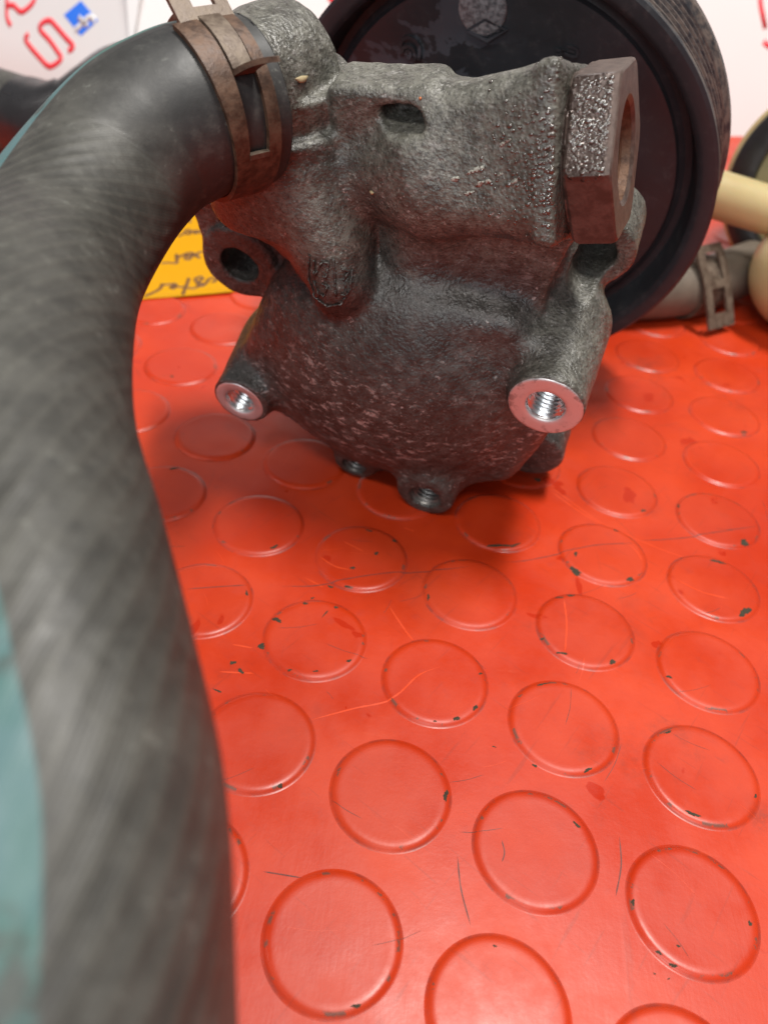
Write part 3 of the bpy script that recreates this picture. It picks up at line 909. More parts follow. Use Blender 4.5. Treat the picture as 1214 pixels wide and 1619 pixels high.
# bolt holes and bores
for (hx, hy, r, z0) in ((LB[0], LB[1], 4.35, 60), (RB[0], RB[1], 4.6, 60), (LG[0], LG[1], 4.1, 66), (BL[0], BL[1], 3.2, 62), (LH[0], LH[1], 4.9, 42), (EAR[0], EAR[1], 4.4, 30)):
    D = smax(D, -(np.sqrt((X - hx) ** 2 + (Y - hy) ** 2) - r + np.maximum(z0 - Z, 0) * 3), 0.5)
# saw-cut slit of the cover joint on the right flank, and gentle foundry unevenness
def wob(s, p):
    return np.sin(X * s + p) * np.sin(Y * s * 1.13 + p * 2.1) * np.sin(Z * s * 0.93 + p * 0.7)
D = D + 0.10 * wob(0.55, 1.0) + 0.09 * wob(1.45, 2.3) + 0.25 * wob(0.19, 0.4)
# keep machined faces flat
for (hx, hy, r, f) in ((LB[0], LB[1], 10, FACE), (RB[0], RB[1], 11, FACE)):
    near = np.sqrt((X - hx) ** 2 + (Y - hy) ** 2) - r
    D = np.where((near < 0) & (Z > f - 3), np.maximum(D, Z - f), D)
D = D.astype(np.float32)

def surface_nets(D):
    S = D < 0
    nx, ny, nz = D.shape
    cnt = np.zeros((nx - 1, ny - 1, nz - 1), np.int8)
    for i in (0, 1):
        for j in (0, 1):
            for k in (0, 1):
                cnt += S[i:nx - 1 + i, j:ny - 1 + j, k:nz - 1 + k]
    act = (cnt > 0) & (cnt < 8)
    ci, cj, ck = np.nonzero(act)
    idx = np.full(act.shape, -1, np.int32)
    idx[ci, cj, ck] = np.arange(len(ci))
    P = np.zeros((len(ci), 3))
    W = np.zeros(len(ci))
    cor = [(0, 0, 0), (1, 0, 0), (0, 1, 0), (1, 1, 0), (0, 0, 1), (1, 0, 1), (0, 1, 1), (1, 1, 1)]
    edg = [(0, 1), (2, 3), (4, 5), (6, 7), (0, 2), (1, 3), (4, 6), (5, 7), (0, 4), (1, 5), (2, 6), (3, 7)]
    val = [D[ci + c[0], cj + c[1], ck + c[2]].astype(float) for c in cor]
    for a, b in edg:
        va, vb = val[a], val[b]
        m = (va < 0) != (vb < 0)
        den = np.where(m, va - vb, 1.0)
        t = np.where(m, va / den, 0)
        pa, pb = np.array(cor[a]), np.array(cor[b])
        P += np.where(m[:, None], pa + t[:, None] * (pb - pa), 0)
        W += m
    P = P / W[:, None] + np.stack([ci, cj, ck], 1)
    quads = []
    for axis in range(3):
        sl0 = [slice(None)] * 3
        sl1 = [slice(None)] * 3
        sl0[axis] = slice(0, -1)
        sl1[axis] = slice(1, None)
        a, b = S[tuple(sl0)], S[tuple(sl1)]
        x = a != b
        e = np.argwhere(x)
        u, v = (axis + 1) % 3, (axis + 2) % 3
        e = e[(e[:, u] > 0) & (e[:, v] > 0) & (e[:, u] < D.shape[u] - 1) & (e[:, v] < D.shape[v] - 1)]
        ins = a[tuple(e.T)]
        def at(du, dv):
            q = e.copy()
            q[:, u] -= du
            q[:, v] -= dv
            return idx[tuple(q.T)]
        q = np.stack([at(1, 1), at(0, 1), at(0, 0), at(1, 0)], 1)
        q[~ins] = q[~ins][:, ::-1]
        quads.append(q)
    Q = np.concatenate(quads)
    Q = Q[(Q >= 0).all(1)]
    return P, Q

P, Q = surface_nets(D)
P = (P * H + lo) * MM
me = bpy.data.meshes.new('housing')
me.vertices.add(len(P))
me.vertices.foreach_set('co', P.astype(np.float32).ravel())
me.loops.add(len(Q) * 4)
me.loops.foreach_set('vertex_index', Q.astype(np.int32).ravel())
me.polygons.add(len(Q))
me.polygons.foreach_set('loop_start', np.arange(0, len(Q) * 4, 4, dtype=np.int32))
me.polygons.foreach_set('loop_total', np.full(len(Q), 4, np.int32))
me.polygons.foreach_set('use_smooth', np.ones(len(Q), bool))
me.update(calc_edges=True)
me.validate()
me.transform(Matrix.Translation(OFF))
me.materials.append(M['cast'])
housing = bpy.data.objects.new('housing', me)
col.objects.link(housing)
housing.parent = pump
print('housing quads', len(Q))

def field(p):
    i = (np.array(p) - lo) / H
    k = np.clip(np.round(i).astype(int), 1, N3 - 2)
    return D[k[0], k[1], k[2]]
def drop_to_surface(p, d, n=120, step=0.35):
    p = np.array(p, float)
    d = np.array(d, float)
    d /= np.linalg.norm(d)
    for _ in range(n):
        if field(p) < 0.15:
            return p
        p = p + d * step
    return None
def grad(p):
    i = np.clip(np.round((np.array(p) - lo) / H).astype(int), 2, N3 - 3)
    g = np.array([D[i[0] + 1, i[1], i[2]] - D[i[0] - 1, i[1], i[2]], D[i[0], i[1] + 1, i[2]] - D[i[0], i[1] - 1, i[2]], D[i[0], i[1], i[2] + 1] - D[i[0], i[1], i[2] - 1]])
    return g / (np.linalg.norm(g) + 1e-9)

# ---- machined boss faces and tapped holes
def threaded_hole(r_out, r_core, depth, pitch, n=48, sub=10):
    V, F = [], []
    rows = int(depth / pitch * sub)
    for i in range(rows + 1):
        z = -i * pitch / sub
        for k in range(n):
            ph = (i / sub + k / n) % 1.0
            tri = 1 - abs(2 * ph - 1)
            r = r_core + (r_out - r_core) * tri
            if z > -0.9:
                r = max(r, r_out + 0.25 + (z + 0.0) * 0.5)
            a = 2 * math.pi * k / n
            V.append((r * math.cos(a) * MM, r * math.sin(a) * MM, z * MM))
    for i in range(rows):
        for k in range(n):
            l = (k + 1) % n
            F.append((i * n + k, (i + 1) * n + k, (i + 1) * n + l, i * n + l))
    F.append(tuple(rows * n + k for k in range(n)))
    return V, F
for (c, ro, ri, th, label) in ((LB, 6.55, 3.95, 4.05, None), (RB, 8.0, 4.2, 4.35, None)):
    V, F = lathe([(ri, -0.6), (ri + 0.06, -0.1), (ri + 0.35, 0.10), (ri + 1.2, 0.12), (ro - 0.6, 0.11), (ro - 0.15, 0.06), (ro, -0.25)], 72)
    bf = part('boss_face', V, F, M['machined'], loc=(c[0], c[1], FACE + 0.03), ang=60)
    V, F = threaded_hole(th, th - 0.75, 19, 1.25)
    o = part('threaded_hole', V, F, M['thread'], parent=bf, loc=(0, 0, -0.25), ang=50)
for (c, th, z0, dep) in ((LG, 3.95, 85.6, 16), (BL, 3.1, 80.4, 14)):
    V, F = threaded_hole(th, th - 0.6, dep, 1.25)
    part('bolt_hole', V, F, M['dark_thread'], loc=(c[0], c[1], z0), ang=50)

# ---- hex fitting of the pressure port
rot = frame_to(VA, (0, 0, 1))
R_hex = 15.8
phase = None
cam_l = np.array([40.0, 135.2, 200.9])
# corners of the hexagon counted from the direction that faces the front of the bench
view = cam_l - NUT
e_x = np.array(rot.col[0])
e_y = np.array(rot.col[1])
a0 = math.atan2(view @ e_y, view @ e_x) + math.radians(12.6)
def hex_r(a, R):
    m = (a - a0) % (math.pi / 3) - math.pi / 6
    return R * math.cos(math.pi / 6) / math.cos(m)
n = 96
V, F = [], []
def ring(fr, z):
    for k in range(n):
        a = a0 + 2 * math.pi * k / n
        r = fr(a)
        V.append((r * math.cos(a) * MM, r * math.sin(a) * MM, z * MM))
prof_n = [(lambda a: 13.0, -10.4), (lambda a: 13.2, -8.6), (lambda a: 13.6, -8.2), (lambda a: min(hex_r(a, R_hex), 15.3) - 0.3, -8.0), (lambda a: min(hex_r(a, R_hex), 15.5), -7.5), (lambda a: hex_r(a, R_hex), -6.6), (lambda a: hex_r(a, R_hex), -1.0), (lambda a: min(hex_r(a, R_hex), 15.45), -0.3), (lambda a: min(hex_r(a, R_hex), 15.1) - 0.25, 0.0), (lambda a: 9.1, 0.0), (lambda a: 8.2, -0.6)]
for fr, z in prof_n:
    ring(fr, z)
for i in range(len(prof_n) - 1):
    for k in range(n):
        l = (k + 1) % n
        F.append((i * n + k, i * n + l, (i + 1) * n + l, (i + 1) * n + k))
M['nut'] = oily_nut(a0 - math.pi / 6)
nut = part('hex_fitting', V, F, M['nut'], loc=tuple(NUT), rot=rot, ang=28)
V, F = lathe([(8.25, -0.55), (8.1, -2.2), (7.5, -2.5), (8.0, -2.9), (7.5, -3.4), (8.0, -3.9), (7.5, -4.4), (8.0, -4.9), (7.5, -5.4), (7.4, -7.6), (6.6, -8.0), (6.4, -24), (0.01, -24.5)], 64)
part('port_bore', V, F, rusty('rusty_bore', (0.07, 0.032, 0.018), (0.16, 0.085, 0.05)), parent=nut, loc=(0, 0, 0), ang=40)
# oil standing in beads on the fitting and the chamber's end
ico = []
import bmesh
bm = bmesh.new()
bmesh.ops.create_icosphere(bm, subdivisions=2, radius=1.0)
iv = np.array([v.co[:] for v in bm.verts])
if_ = [tuple(v.index for v in f.verts) for f in bm.faces]
bm.free()
beads = []
vdir = view / np.linalg.norm(view)
tries = 0
while len(beads) < 420 and tries < 6000:
    tries += 1
    t = 9.6 + 13 * random.random() ** 1.5
    if random.random() > 1.15 - (t - 9.6) / 13:
        continue
    a = random.gauss(0.06, 0.42)
    e2 = np.cross(VA, vdir)
    e1 = np.cross(e2, VA)
    e1 /= np.linalg.norm(e1)
    e2 /= np.linalg.norm(e2)
    rd = e1 * math.cos(a) + e2 * math.sin(a)
    st = NUT - VA * t + rd * 19
    p = drop_to_surface(st, -rd)
    if p is None:
        continue
    s = random.uniform(0.15, 0.34) * (1.5 if random.random() < 0.12 else 1)
    g = grad(p)
    m = np.array(frame_to(g))
    q = iv * np.array([s * random.uniform(0.8, 1.4), s, s * 0.55])
    beads.append(([tuple((m @ v + p + g * -0.05) * MM) for v in q], if_))
nb_ = len(beads)
# beads on the two upper flats of the hexagon
for k in range(330):
    a = a0 - random.uniform(0.03, 1.02)
    zz = random.uniform(-7.3, -1.2)
    r = hex_r(a, R_hex)
    p = NUT + e_x * r * math.cos(a) + e_y * r * math.sin(a) + np.array(rot.col[2]) * zz
    am = a0 - math.pi / 6
    g = e_x * math.cos(am) + e_y * math.sin(am)
    s = random.uniform(0.16, 0.36) * (1.5 if random.random() < 0.1 else 1)
    m = np.array(frame_to(g))
    q = iv * np.array([s * random.uniform(0.8, 1.4), s, s * 0.55])
    beads.append(([tuple((m @ v + p - g * 0.03) * MM) for v in q], if_))
V, F = merge(*beads)
o = part('oil_drop', V, F, M['oil'], ang=180)
o['kind'] = 'stuff'

# ---- raised foundry marks on the casting
def cast_strokes(strokes, org, ex, ey, nrm, w, hgt):
    ex, ey, nrm = (np.array(q, float) for q in (ex, ey, nrm))
    out = []
    for s in strokes:
        pts = []
        for x, y in resample(s, 0.3):
            p0 = np.array(org) + ex * x * 1.25 + ey * y * 1.25 + nrm * 8
            p = drop_to_surface(p0, -nrm)
            if p is not None:
                pts.append(p + nrm * (hgt * 0.45))
        if len(pts) > 2:
            out.append(tube(pts, w / 2, 6, True, tuple(nrm)))
    return merge(*out)
mk = [[(-1.9, 2.6), (-1.9, -0.4), (-0.6, 2.4)], [(-0.4, 2.5), (0.5, 2.6), (0.3, 0.2), (-0.4, 0.2)], [(-2.0, -1.0), (-0.8, -3.3)], [(1.2, 3.4), (2.2, -2.6)], [(2.6, 2.0), (3.6, 1.6), (3.0, 0.2)], [(3.4, -0.3), (3.7, -2.4), (2.9, -2.2)], [(-0.4, -1.0), (0.6, -1.4), (0.1, -3.2), (-0.6, -2.9)],
      [(-2.7, 3.2), (-3.1, -0.5), (-2.0, -3.8), (0.4, -5.0), (3.0, -4.0), (4.3, -1.0), (4.0, 2.0)]]
V, F = cast_strokes(mk, (-14.6, 28.0, 81), (1, 0, 0), (0, 0.88, -0.47), (0, 0.47, 0.88), 0.50, 0.8)
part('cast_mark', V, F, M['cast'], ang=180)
mk2 = [[(-2.4, 2.0), (0.2, 2.2)], [(-1.1, 2.0), (-0.8, -1.4)], [(1.5, 2.2), (1.9, -1.2), (0.7, -1.6)]]
V, F = cast_strokes(mk2, (-49.5, 21.5, 64), (1, 0, 0), (0, 1, 0), (0, 0.2, 0.98), 0.5, 0.5)
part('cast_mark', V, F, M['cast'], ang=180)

scr = [[(9.6, 51.2), (11.4, 52.6), (14.4, 54.6)], [(11.6, 48.6), (13.2, 49.6)], [(13.2, 50.2), (14.8, 52.0)], [(15.6, 52.2), (17.6, 54.0)], [(20.4, 62.4), (22.2, 64.0)], [(16.6, 59.0), (17.8, 60.2)], [(17.4, 50.6), (20.2, 53.2)]]
flake = []
nv_ = np.array([0, 0.47, 0.88])
for st in scr:
    st = resample(st, 0.4)
    for x, y in st:
        p = drop_to_surface(np.array([x, y, 74.0]) + nv_ * 10, -nv_, 200, 0.12)
        if p is None:
            continue
        g = grad(p)
        m = np.array(frame_to(g))
        a = random.uniform(0.22, 0.42)
        q = iv * np.array([a * random.uniform(0.8, 1.7), a * random.uniform(0.5, 1.0), 0.05])
        flake.append(([tuple((m @ v + p + m @ np.array([random.uniform(-.2, .2), random.uniform(-.2, .2), 0]) - g * 0.15) * MM) for v in q], if_))
V, F = merge(*flake)
o = part('pale_scrape', V, F, m_simple('pale_scrape', (0.30, 0.29, 0.25), 0.5, 0.1, 0.3, 900, 0.0001), ang=180)
o['kind'] = 'stuff'
# ---- grooved pulley
RP = 61.9
gp = [(19, -9.2), (30, -9.0), (49.0, -8.3), (50.6, -8.6), (51.2, -9.8), (52.6, -10.6), (54.4, -10.2), (55.2, -8.6), (56.0, -3.0), (56.6, -1.2), (57.4, -0.4), (58.4, 0.0), (61.0, 0.0), (RP, -0.5), (RP, -2.2)]
zg = -2.2
for k in range(6):
    gp += [(RP - 0.5, zg - 0.2), (RP - 2.6, zg - 1.15), (RP - 2.6, zg - 1.65), (RP - 0.5, zg - 2.6)]
    zg -= 2.8
gp += [(RP + 0.0, zg - 0.4), (RP + 0.7, zg - 1.2), (RP + 0.8, zg - 3.0), (RP + 0.2, zg - 3.8), (52, zg - 4.0), (20, zg - 4.2)]
V, F = lathe(gp, 180)
pulley = part('pulley', V, F, M['pulley'], ang=25)
V, F = lathe([(6.2, 0.02), (6.1, 0.7), (5.6, 0.95), (0.01, 0.95)], 48)
part('inspection_spot', V, F, rusty('scuffed_grey_spot', (0.07, 0.078, 0.084), (0.24, 0.265, 0.275), 0.0, 0.6, 900), parent=pulley, loc=(-7.6, 43.5, -8.7), ang=40)
def on_face(x, y, z):
    return (x * MM, y * MM, (-8.45 + z) * MM)
def emblem(strokes, w, hgt):
    return merge(*[ribbon(smooth2(s, 5) if len(s) > 2 and not s[0] == s[-1] else s, w, hgt, on_face) for s in strokes])
DIAMOND = [(-11.0, 38.06), (-6.58, 41.28), (-1.05, 39.57), (-5.54, 36.34), (-11.0, 38.06)]
G1 = [(-8.27, 38.83), (-7.42, 40.06), (-6.65, 39.74), (-7.43, 37.84), (-5.69, 37.66)]
G2 = [(-6.2, 40.02), (-4.9, 39.34), (-6.03, 38.5), (-4.51, 38.07)]
G3 = [(-4.24, 39.88), (-2.76, 39.66), (-3.36, 38.69)]
A1 = [(-28.99, 31.03), (-28.14, 33.05), (-26.35, 33.88), (-24.24, 32.95), (-23.39, 30.97), (-23.66, 28.62)]
A2 = [(-28.44, 29.68), (-27.84, 31.21), (-26.54, 31.65), (-25.22, 31.06), (-24.63, 29.33), (-25.11, 27.81)]
A3 = [(-27.27, 29.39), (-26.77, 30.43), (-25.97, 30.08), (-26.2, 28.84), (-26.84, 28.98)]
E1 = [(14.69, 38.17), (17.12, 37.8), (17.23, 36.11), (14.34, 36.32)]
E2 = [(15.09, 37.34), (16.8, 37.03)]
E3 = [(12.07, 36.99), (14.25, 36.76)]
E4 = [(14.11, 37.5), (13.11, 35.22)]
E5 = [(12.44, 36.24), (13.37, 35.13)]

V, F = emblem([DIAMOND], 0.75, 0.7)
o = part('emblem', V, F, M['pulley'], parent=pulley, ang=40)
V, F = emblem([G1, G2, G3], 0.7, 0.5)
part('emblem', V, F, M['pulley'], parent=pulley, ang=40)
V, F = emblem([A1, A2, A3], 0.9, 0.6)
part('moulded_mark', V, F, M['pulley'], parent=pulley, ang=40)
V, F = emblem([E1, E2, E3, E4, E5], 0.7, 0.5)
part('moulded_mark', V, F, M['pulley'], parent=pulley, ang=40)


# loose specks caught on the casting
def speck(name, px, sx, sy, mat):
    pass
# ------------------------------------------------------------------ hoses
def build_hose(name, ctrl, rad, label, mat, per=26, n=72, stripe=None, wall=2.6, cat='hose'):
    path = catmull(ctrl, per)
    T, N, B = frames(path)
    s = np.concatenate([[0], np.cumsum(np.linalg.norm(np.diff(path, axis=0), axis=1))])
    V, F, UV, ST = [], [], [], []
    inner = [(-0.0, rad - wall), (0.0, rad - 0.7)]
    rows = []
    rows.append((path[0] + T[0] * 8, rad - wall, 0, 0.0))
    rows.append((path[0], rad - wall, 0, 0.0))
    rows.append((path[0] - T[0] * 0.0, rad - 0.6, 0, 0.0))
    for i in range(len(path)):
        rows.append((path[i] if i else path[0] + T[0] * 0.7, rad, i, s[i]))
    rows.append((path[-1] + T[-1] * 0.5, rad - 0.8, len(path) - 1, s[-1]))
    rows.append((path[-1] + T[-1] * 0.5, rad - wall, len(path) - 1, s[-1]))
    rows.append((path[-1] - T[-1] * 8, rad - wall, len(path) - 1, s[-1]))
    for p, r, i, sv_ in rows:
        for k in range(n + 1):
            a = 2 * math.pi * k / n
            V.append(tuple((p + r * (math.cos(a) * N[i] + math.sin(a) * B[i])) * MM))
            UV.append((a * rad, sv_))
            if stripe is not None:
                c, hw = stripe[i]
                d = (a - c + math.pi) % (2 * math.pi) - math.pi
                ST.append(abs(d) / hw)
            else:
                ST.append(9.0)
    for i in range(len(rows) - 1):
        for k in range(n):
            o = i * (n + 1) + k
            F.append((o, o + 1, o + n + 2, o + n + 1))
    o = obj(name, V, F, mat)
    me = o.data
    uvl = me.uv_layers.new(name='UVMap')
    vi = np.zeros(len(me.loops), np.int32)
    me.loops.foreach_get('vertex_index', vi)
    uvl.data.foreach_set('uv', np.array(UV, np.float32)[vi].ravel())
    at = me.attributes.new('stripe', 'FLOAT', 'POINT')
    at.data.foreach_set('value', np.array(ST, np.float32))
    tag(o, label, cat)
    return o, path, T, N, B, s

ctrl = [(-33.6, 157.5, 95.9), (-37.2, 154.0, 95.5), (-40.2, 151.2, 95.2), (-43.6, 148.0, 94.4), (-49.4, 142.9, 91.3), (-54.6, 133.6, 85.6), (-56.0, 114.4, 80.9), (-50.9, 91.6, 81.2), (-44.2, 71.3, 80.2), (-36.1, 55.3, 77.6), (-29.4, 41.9, 74.5), (-24.5, 31.2, 71.0), (-21.2, 18.7, 63.5), (-18, 4, 51), (-14, -22, 32), (-10, -60, 18), (-6, -110, 14.4), (0, -190, 14.4), (20, -260, 14.4)]
HR = 14.2
hp = catmull(ctrl, 26)
hT, hN, hB = frames(hp)
eye = np.array([0, 0, 138.07])
bench = np.array([0, 0, 138.07])
def stripe_at(i):
    p = hp[i]
    c = eye - p
    c = c - hT[i] * (c @ hT[i])
    c /= np.linalg.norm(c)
    lf = np.cross(hT[i], c)
    if lf[0] > 0:
        lf = -lf
    k = i / 26.0
    th = np.interp(k, [0, 4, 5, 6, 7, 8, 9, 10, 11, 12, 14, 18], [84, 82, 76, 66, 50, 36, 26, 20, 17, 17, 20, 30])
    d = c * math.cos(math.radians(th)) + lf * math.sin(math.radians(th))
    return math.atan2(d @ hB[i], d @ hN[i]), math.radians(float(np.interp(k, [0, 5, 8, 11, 18], [8, 9, 11, 13.5, 14])))
hose, hp, hT, hN, hB, hs = build_hose('coolant_hose', ctrl, HR, 'thick grey braided rubber hose with a teal stripe, clamped to the pump in front', M['hose'], stripe=[stripe_at(i) for i in range(len(hp))])
hose['category'] = 'hose'

# ---- spring clamp round the hose end: a flat strip with a long window
def at_s(sv_):
    i = int(np.searchsorted(hs, sv_))
    i = min(max(i, 1), len(hs) - 1)
    t = (sv_ - hs[i - 1]) / (hs[i] - hs[i - 1])
    f = lambda A: A[i - 1] * (1 - t) + A[i] * t
    return f(hp), f(hT), f(hN), f(hB)
def clamp_pt(sv_, ang, r):
    p, t, nn, bb = at_s(sv_)
    return p + r * (math.cos(ang) * nn + math.sin(ang) * bb)
def strip(s0, s1, a0_, a1_, r, th, seg=90, sseg=2):
    """band of sheet metal from s0..s1 along the hose, a0..a1 round it"""
    V, F = [], []
    for k in range(seg + 1):
        a = a0_ + (a1_ - a0_) * k / seg
        for rr in (r, r + th):
            for j in range(sseg + 1):
                V.append(tuple(clamp_pt(s0 + (s1 - s0) * j / sseg, a, rr) * MM))
    m = sseg + 1
    st = 2 * m
    for k in range(seg):
        o = k * st
        for j in range(sseg):
            F.append((o + j, o + j + 1, o + st + j + 1, o + st + j))
            F.append((o + m + j, o + st + m + j, o + st + m + j + 1, o + m + j + 1))
        F.append((o, o + st, o + st + m, o + m))
        F.append((o + sseg, o + m + sseg, o + st + m + sseg, o + st + sseg))
    for o in (0, seg * st):
        F.append(tuple([o + j for j in range(m)] + [o + m + j for j in range(m - 1, -1, -1)]))
    return V, F
# angles are counted from the side of the hose that faces up and to the front
p_, t_, n_, b_ = at_s(7.4)
CA = math.atan2((eye - p_) @ b_, (eye - p_) @ n_)
clamp = empty('hose_clamp', tuple(clamp_pt(7.4, 0, 0) * MM), 'rusty brown spring clamp with two bands and a pointed tang round the hose end', 'hose clamp')
def cpart(name, V, F, mat, ang=40):
    o = obj(name, [tuple(Vector(v) - clamp.location) for v in V], F, mat, clamp)
    return sharp(o, ang)
def rad_(d):
    return CA + math.radians(d)
RC_ = HR + 0.15
TH = 0.9
cpart('wide_band', *strip(3.2, 12.4, rad_(-238), rad_(-32), RC_, TH, 110, 4), M['rust'])
cpart('narrow_band', *strip(9.5, 12.4, rad_(-32), rad_(62), RC_, TH, 60, 2), M['rust'])
cpart('narrow_band', *strip(3.2, 5.5, rad_(-32), rad_(62), RC_, TH, 60, 2), M['rust'])
cpart('tongue', *strip(5.9, 9.0, rad_(20), rad_(123), RC_ + 0.25, TH, 60, 2), M['rust_pale'])
# bright cut edge at the end of the window
cpart('window_edge', *strip(5.5, 9.5, rad_(-34), rad_(-30.5), RC_ + 0.2, TH, 4, 2), M['rust_pale'])
def sheet(quad_rows, th, nrm):
    """sheet metal from rows of points"""
    R = len(quad_rows)
    n = len(quad_rows[0])
    A = np.array(quad_rows, float)
    V = [tuple(q * MM) for q in A.reshape(-1, 3)] + [tuple((q + np.array(nrm) * th) * MM) for q in A.reshape(-1, 3)]
    o = R * n
    F = []
    for i in range(R - 1):
        for j in range(n - 1):
            a = i * n + j
            F.append((a, a + n, a + n + 1, a + 1))
            F.append((o + a, o + a + 1, o + a + n + 1, o + a + n))
    rim = [j for j in range(n)] + [i * n + n - 1 for i in range(1, R)] + [(R - 1) * n + j for j in range(n - 2, -1, -1)] + [i * n for i in range(R - 2, 0, -1)]
    for k in range(len(rim)):
        a, b = rim[k], rim[(k + 1) % len(rim)]
        F.append((a, b, o + b, o + a))
    return V, F
# spike: end of the tongue bent outwards, tapering to a point
a1 = rad_(20)
p0 = [clamp_pt(s_, a1, RC_ + 0.3) for s_ in (5.9, 9.0)]
rdir = (clamp_pt(7.4, a1, 20) - clamp_pt(7.4, a1, 10)) / 10
tdir = (clamp_pt(7.4, a1 - 0.05, RC_) - clamp_pt(7.4, a1 + 0.05, RC_))
tdir /= np.linalg.norm(tdir)
sdir = p0[1] - p0[0]
sdir /= np.linalg.norm(sdir)
rows_ = []
for k in range(7):
    f = k / 6
    mid = (p0[0] + p0[1]) / 2 + rdir * (8.0 * f) + tdir * 2.2 * f * f - sdir * 2.4 * f
    hw = 1.8 * (1 - f) ** 0.8 + 0.2
    rows_.append([mid - sdir * hw, mid, mid + sdir * hw])
cpart('pointed_tang', *sheet(rows_, TH, tdir), M['rust'])
# holed plate: the forked end bent away from the hose
a2 = rad_(62)
rd2 = (clamp_pt(7.4, a2, 20) - clamp_pt(7.4, a2, 10)) / 10
td2 = (clamp_pt(7.4, a2 + 0.05, RC_) - clamp_pt(7.4, a2 - 0.05, RC_))
td2 /= np.linalg.norm(td2)
def plate_pt(s_, l_):
    return clamp_pt(s_, a2, RC_) + td2 * l_ * 0.86 + rd2 * (l_ * 0.50)
q0_, q1_, q2_ = plate_pt(3.0, 0), plate_pt(11.8, 0), plate_pt(3.0, 8)
pn = np.cross(q2_ - q0_, q1_ - q0_)
pn /= np.linalg.norm(pn)
us = [3.0, 5.6, 9.0, 11.8]
ls = [0, 2.4, 6.0, 8.8]
V, F = [], []
for q in (0, 1):
    for l_ in ls:
        for s_ in us:
            V.append(tuple((plate_pt(s_, l_) + pn * TH * q) * MM))
for i in range(3):
    for j in range(3):
        if i == 1 and j == 1:
            continue
        a = i * 4 + j
        F.append((a, a + 4, a + 5, a + 1))
        F.append((16 + a, 16 + a + 1, 16 + a + 5, 16 + a + 4))
def wallq(seq):
    for a, b in zip(seq, seq[1:] + seq[:1]):
        F.append((a, b, 16 + b, 16 + a))
wallq([0, 1, 2, 3, 7, 11, 15, 14, 13, 12, 8, 4])
wallq([5, 9, 10, 6])
cpart('holed_plate', V, F, M['rust_pale'])


# ------------------------------------------------------------------ second hose lying behind, with a dark end
hz = 18.2
ctrl2 = [(-470, 440, hz), (-380, 448, hz), (-265, 424, hz), (-222, 398, hz + 0.3), (-190, 379, hz + 1), (-170, 366, hz + 2)]
h2, *_ = build_hose('rear_hose', ctrl2, 17.8, 'grey-green braided hose lying on the mat at the left behind the big hose', M['hose'])
ctrl3 = [(-179, 372, hz + 1.5), (-164, 363, hz + 3), (-152, 362, hz + 7), (-145, 373, hz + 12), (-141, 393, hz + 15), (-139, 420, hz + 11), (-139, 444, hz)]
V, F = tube(catmull(ctrl3, 12), [18.4] * 24 + [17.4] * 49, 40)
e = obj('rubber_elbow', V, F, M['black'])
sharp(e, 50)
tag(e, 'black rubber elbow on the end of the grey-green hose at the left', 'hose elbow')

# ------------------------------------------------------------------ cream fluid reservoir at the right
res_pos = Vector((168, 345, 0)) * MM
resv = empty('fluid_reservoir', tuple(res_pos), 'yellowed cream plastic fluid reservoir with a black ring lying at the right behind the pulley', 'reservoir')
def rpart(name, V, F, mat, parent=None, ang=35):
    o = obj(name, [tuple(Vector(v) - res_pos) for v in V], F, mat, parent or resv)
    return sharp(o, ang)
rot = frame_to((-0.42, -0.90, 0.12))
RC = (168, 345, 41)
V, F = lathe([(0.01, -52), (18, -51), (30, -46), (36, -38), (38, -20), (38, 14), (40.5, 15), (41, 17), (41, 20), (40, 21), (37, 21)], 96)
rpart('tank', place(V, rot, RC), F, M['cream'])
V, F = lathe([(39.0, 20.4), (39.4, 21.5), (39, 24.6), (37.8, 25.6), (31.5, 26.4), (29.6, 25.8), (29.0, 22.0)], 96)
rpart('cap_ring', place(V, rot, RC), F, M['black'])
V, F = lathe([(29.2, 22.5), (27, 22.0), (16, 23.5), (0.01, 24)], 64)
rpart('inner_lid', place(V, rot, RC), F, M['olive'])
sp = catmull([(158, 312, 37), (135, 303, 40), (112, 303, 43.5), (92, 304, 46.5), (78, 306, 48)], 8)
V, F = tube(sp, 8.3, 32)
rpart('spigot', V, F, M['cream'], ang=50)
# lower foot of the tank and its outlet
V, F = [], []
bmx = bmesh.new()
bmesh.ops.create_uvsphere(bmx, u_segments=48, v_segments=24, radius=1.0)
V = [tuple((Vector((v.co[0] * 27, v.co[1] * 24, v.co[2] * 24)) + Vector((153, 292, 24.3))) * MM) for v in bmx.verts]
F = [tuple(v.index for v in f.verts) for f in bmx.faces]
bmx.free()
rpart('tank_foot', V, F, M['cream'])
V, F = tube([(156, 334, 15), (146, 327, 13), (128, 312, 11.8)], 8.6, 32)
rpart('outlet', V, F, M['cream'], ang=50)

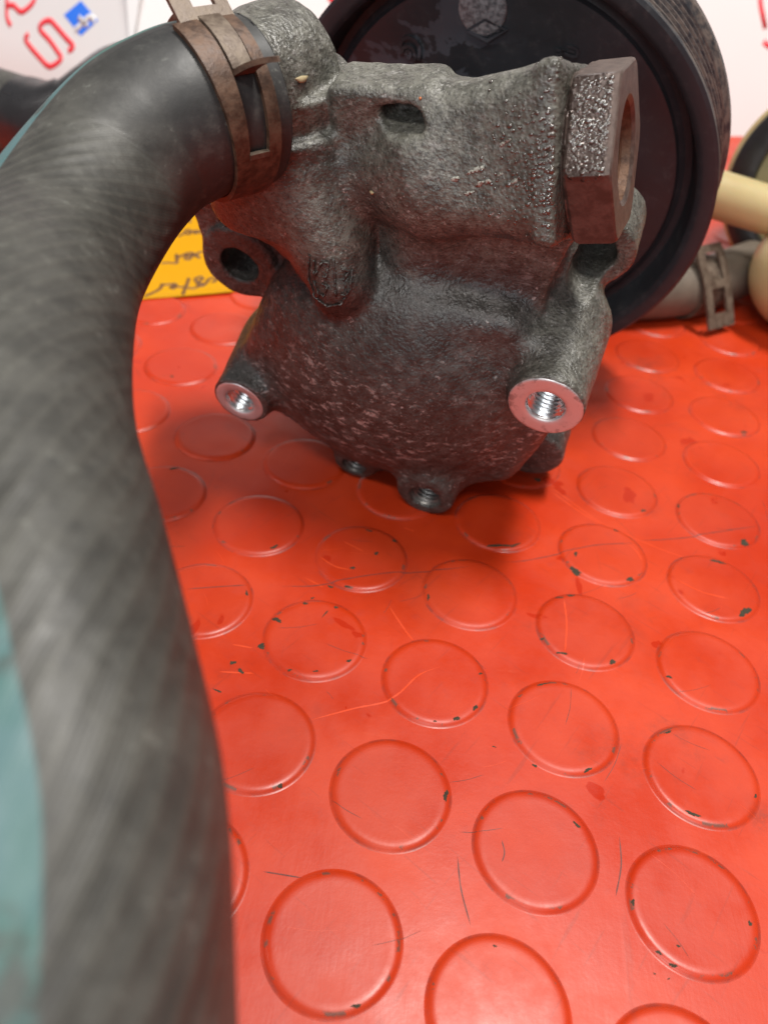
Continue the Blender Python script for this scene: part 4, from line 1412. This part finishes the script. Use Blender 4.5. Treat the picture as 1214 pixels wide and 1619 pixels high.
stub_p = catmull([(138, 322, 12), (128, 313, 11.7), (114, 301.5, 11.4), (100, 292, 11.2), (82, 286, 11.0), (60, 284, 10.9)], 8)
V, F = tube(stub_p, 10.3, 36)
hs_o = obj('hose_stub', V, F, m_simple('brown_dusty_hose', (0.12, 0.095, 0.072), 0.55, 0.0, 0.3, 200, 0.0001))
sharp(hs_o, 50)
tag(hs_o, 'short dusty brown hose pushed on the reservoir outlet beside the pulley', 'hose')
axs = Vector((-0.82, -0.57, 0.0)).normalized()
cc_ = Vector((107.5, 297.0, 11.3))
rclip = empty('hose_clip', tuple((cc_ - axs * 0) * MM), 'brown metal hose clip with two square windows on the short hose beside the pulley', 'hose clamp')
def kpart(name, V, F):
    o = obj(name, [tuple(Vector(v) - rclip.location) for v in V], F, M['rust_pale'], rclip)
    return sharp(o, 40)
V, F = lathe([(10.85, -5.5), (11.7, -5.5), (11.7, 5.5), (10.85, 5.5)], 48, closed=True)
kpart('band', place(V, frame_to(axs), cc_), F)
fw = (Vector((0, 0, 138)) - cc_)
fw = (fw - axs * fw.dot(axs)).normalized()
upv = axs.cross(fw)
if upv.z < 0:
    upv = -upv
def kp(u_, v_, w_):
    return tuple((cc_ + axs * u_ + upv * v_ + fw * (11.8 + w_ - 0.012 * v_ * v_ * (1 if v_ > 0 else 0.2))) * MM)
us_ = [-7.0, -3.6, 3.6, 7.0]
vs_ = [-17.5, -14.0, -12.0, -3.0, 0.2, 10.5, 13.5]
holes = {(1, 1), (2, 1), (3, 1)}
V, F = [], []
for w_ in (0, 1.1):
    for v_ in vs_:
        for u_ in us_:
            V.append(kp(u_, v_, w_))
nq = len(us_) * len(vs_)
hol = {(2, 1), (4, 1)}
for i in range(len(vs_) - 1):
    for j in range(3):
        if (i, j) in hol:
            continue
        a = i * 4 + j
        F.append((a, a + 1, a + 5, a + 4))
        F.append((nq + a, nq + a + 4, nq + a + 5, nq + a + 1))
def rimq(seq):
    for a, b in zip(seq, seq[1:] + seq[:1]):
        F.append((a, b, nq + b, nq + a))
L_ = len(vs_)
rimq([0, 1, 2, 3] + [i * 4 + 3 for i in range(1, L_)] + [(L_ - 1) * 4 + 2, (L_ - 1) * 4 + 1] + [i * 4 for i in range(L_ - 1, 0, -1)])
for (i, j) in hol:
    a = i * 4 + j
    rimq([a, a + 4, a + 5, a + 1])
kpart('windowed_plate', V, F)
# straw fleck resting on the inlet elbow

# crumbs caught on the casting
def crumb(name, p_l, d_l, size, mat, label, cat, group=None):
    d_l = np.array(d_l, float)
    d_l /= np.linalg.norm(d_l)
    p = drop_to_surface(np.array(p_l, float) + d_l * 10, -d_l, 300, 0.1)
    if p is None:
        print('crumb missed', name)
        return
    g = grad(p)
    w = to_world(p)
    m = np.array(frame_to(PU.T @ g))
    q = iv.copy()
    q = q * (1 + 0.25 * np.sin(q[:, [1, 2, 0]] * 5 + 1.0))
    q = q * np.array(size)
    q[:, 1] += 0.12 * q[:, 0] ** 2 / max(size[0], 0.1)
    V = [tuple((m @ v + PU.T @ g * (size[2] * 0.5)) * MM) for v in q]
    o = obj(name, V, if_, mat)
    o.location = tuple(w * MM)
    tag(o, label, cat, group)
crumb('straw_fleck', (-24.5, 58.0, 66.0), (0.45, 0.55, 0.6), (1.6, 0.5, 0.25), M['straw'], 'pale straw fleck stuck on the inlet elbow beside the hose clamp', 'crumb')
crumb('copper_crumb', (0.5, 60.0, 67.0), (0.0, 0.6, 0.8), (0.25, 0.25, 0.2), rusty('copper_red', (0.35, 0.10, 0.03), (0.5, 0.18, 0.07)), 'tiny orange crumb above the dark pocket in the casting', 'crumb')
crumb('pale_crumb', (-7.0, 40.0, 66.0), (0.0, 0.5, 0.85), (0.5, 0.35, 0.3), M['straw'], 'tiny pale crumb in the hollow left of the square block', 'crumb')
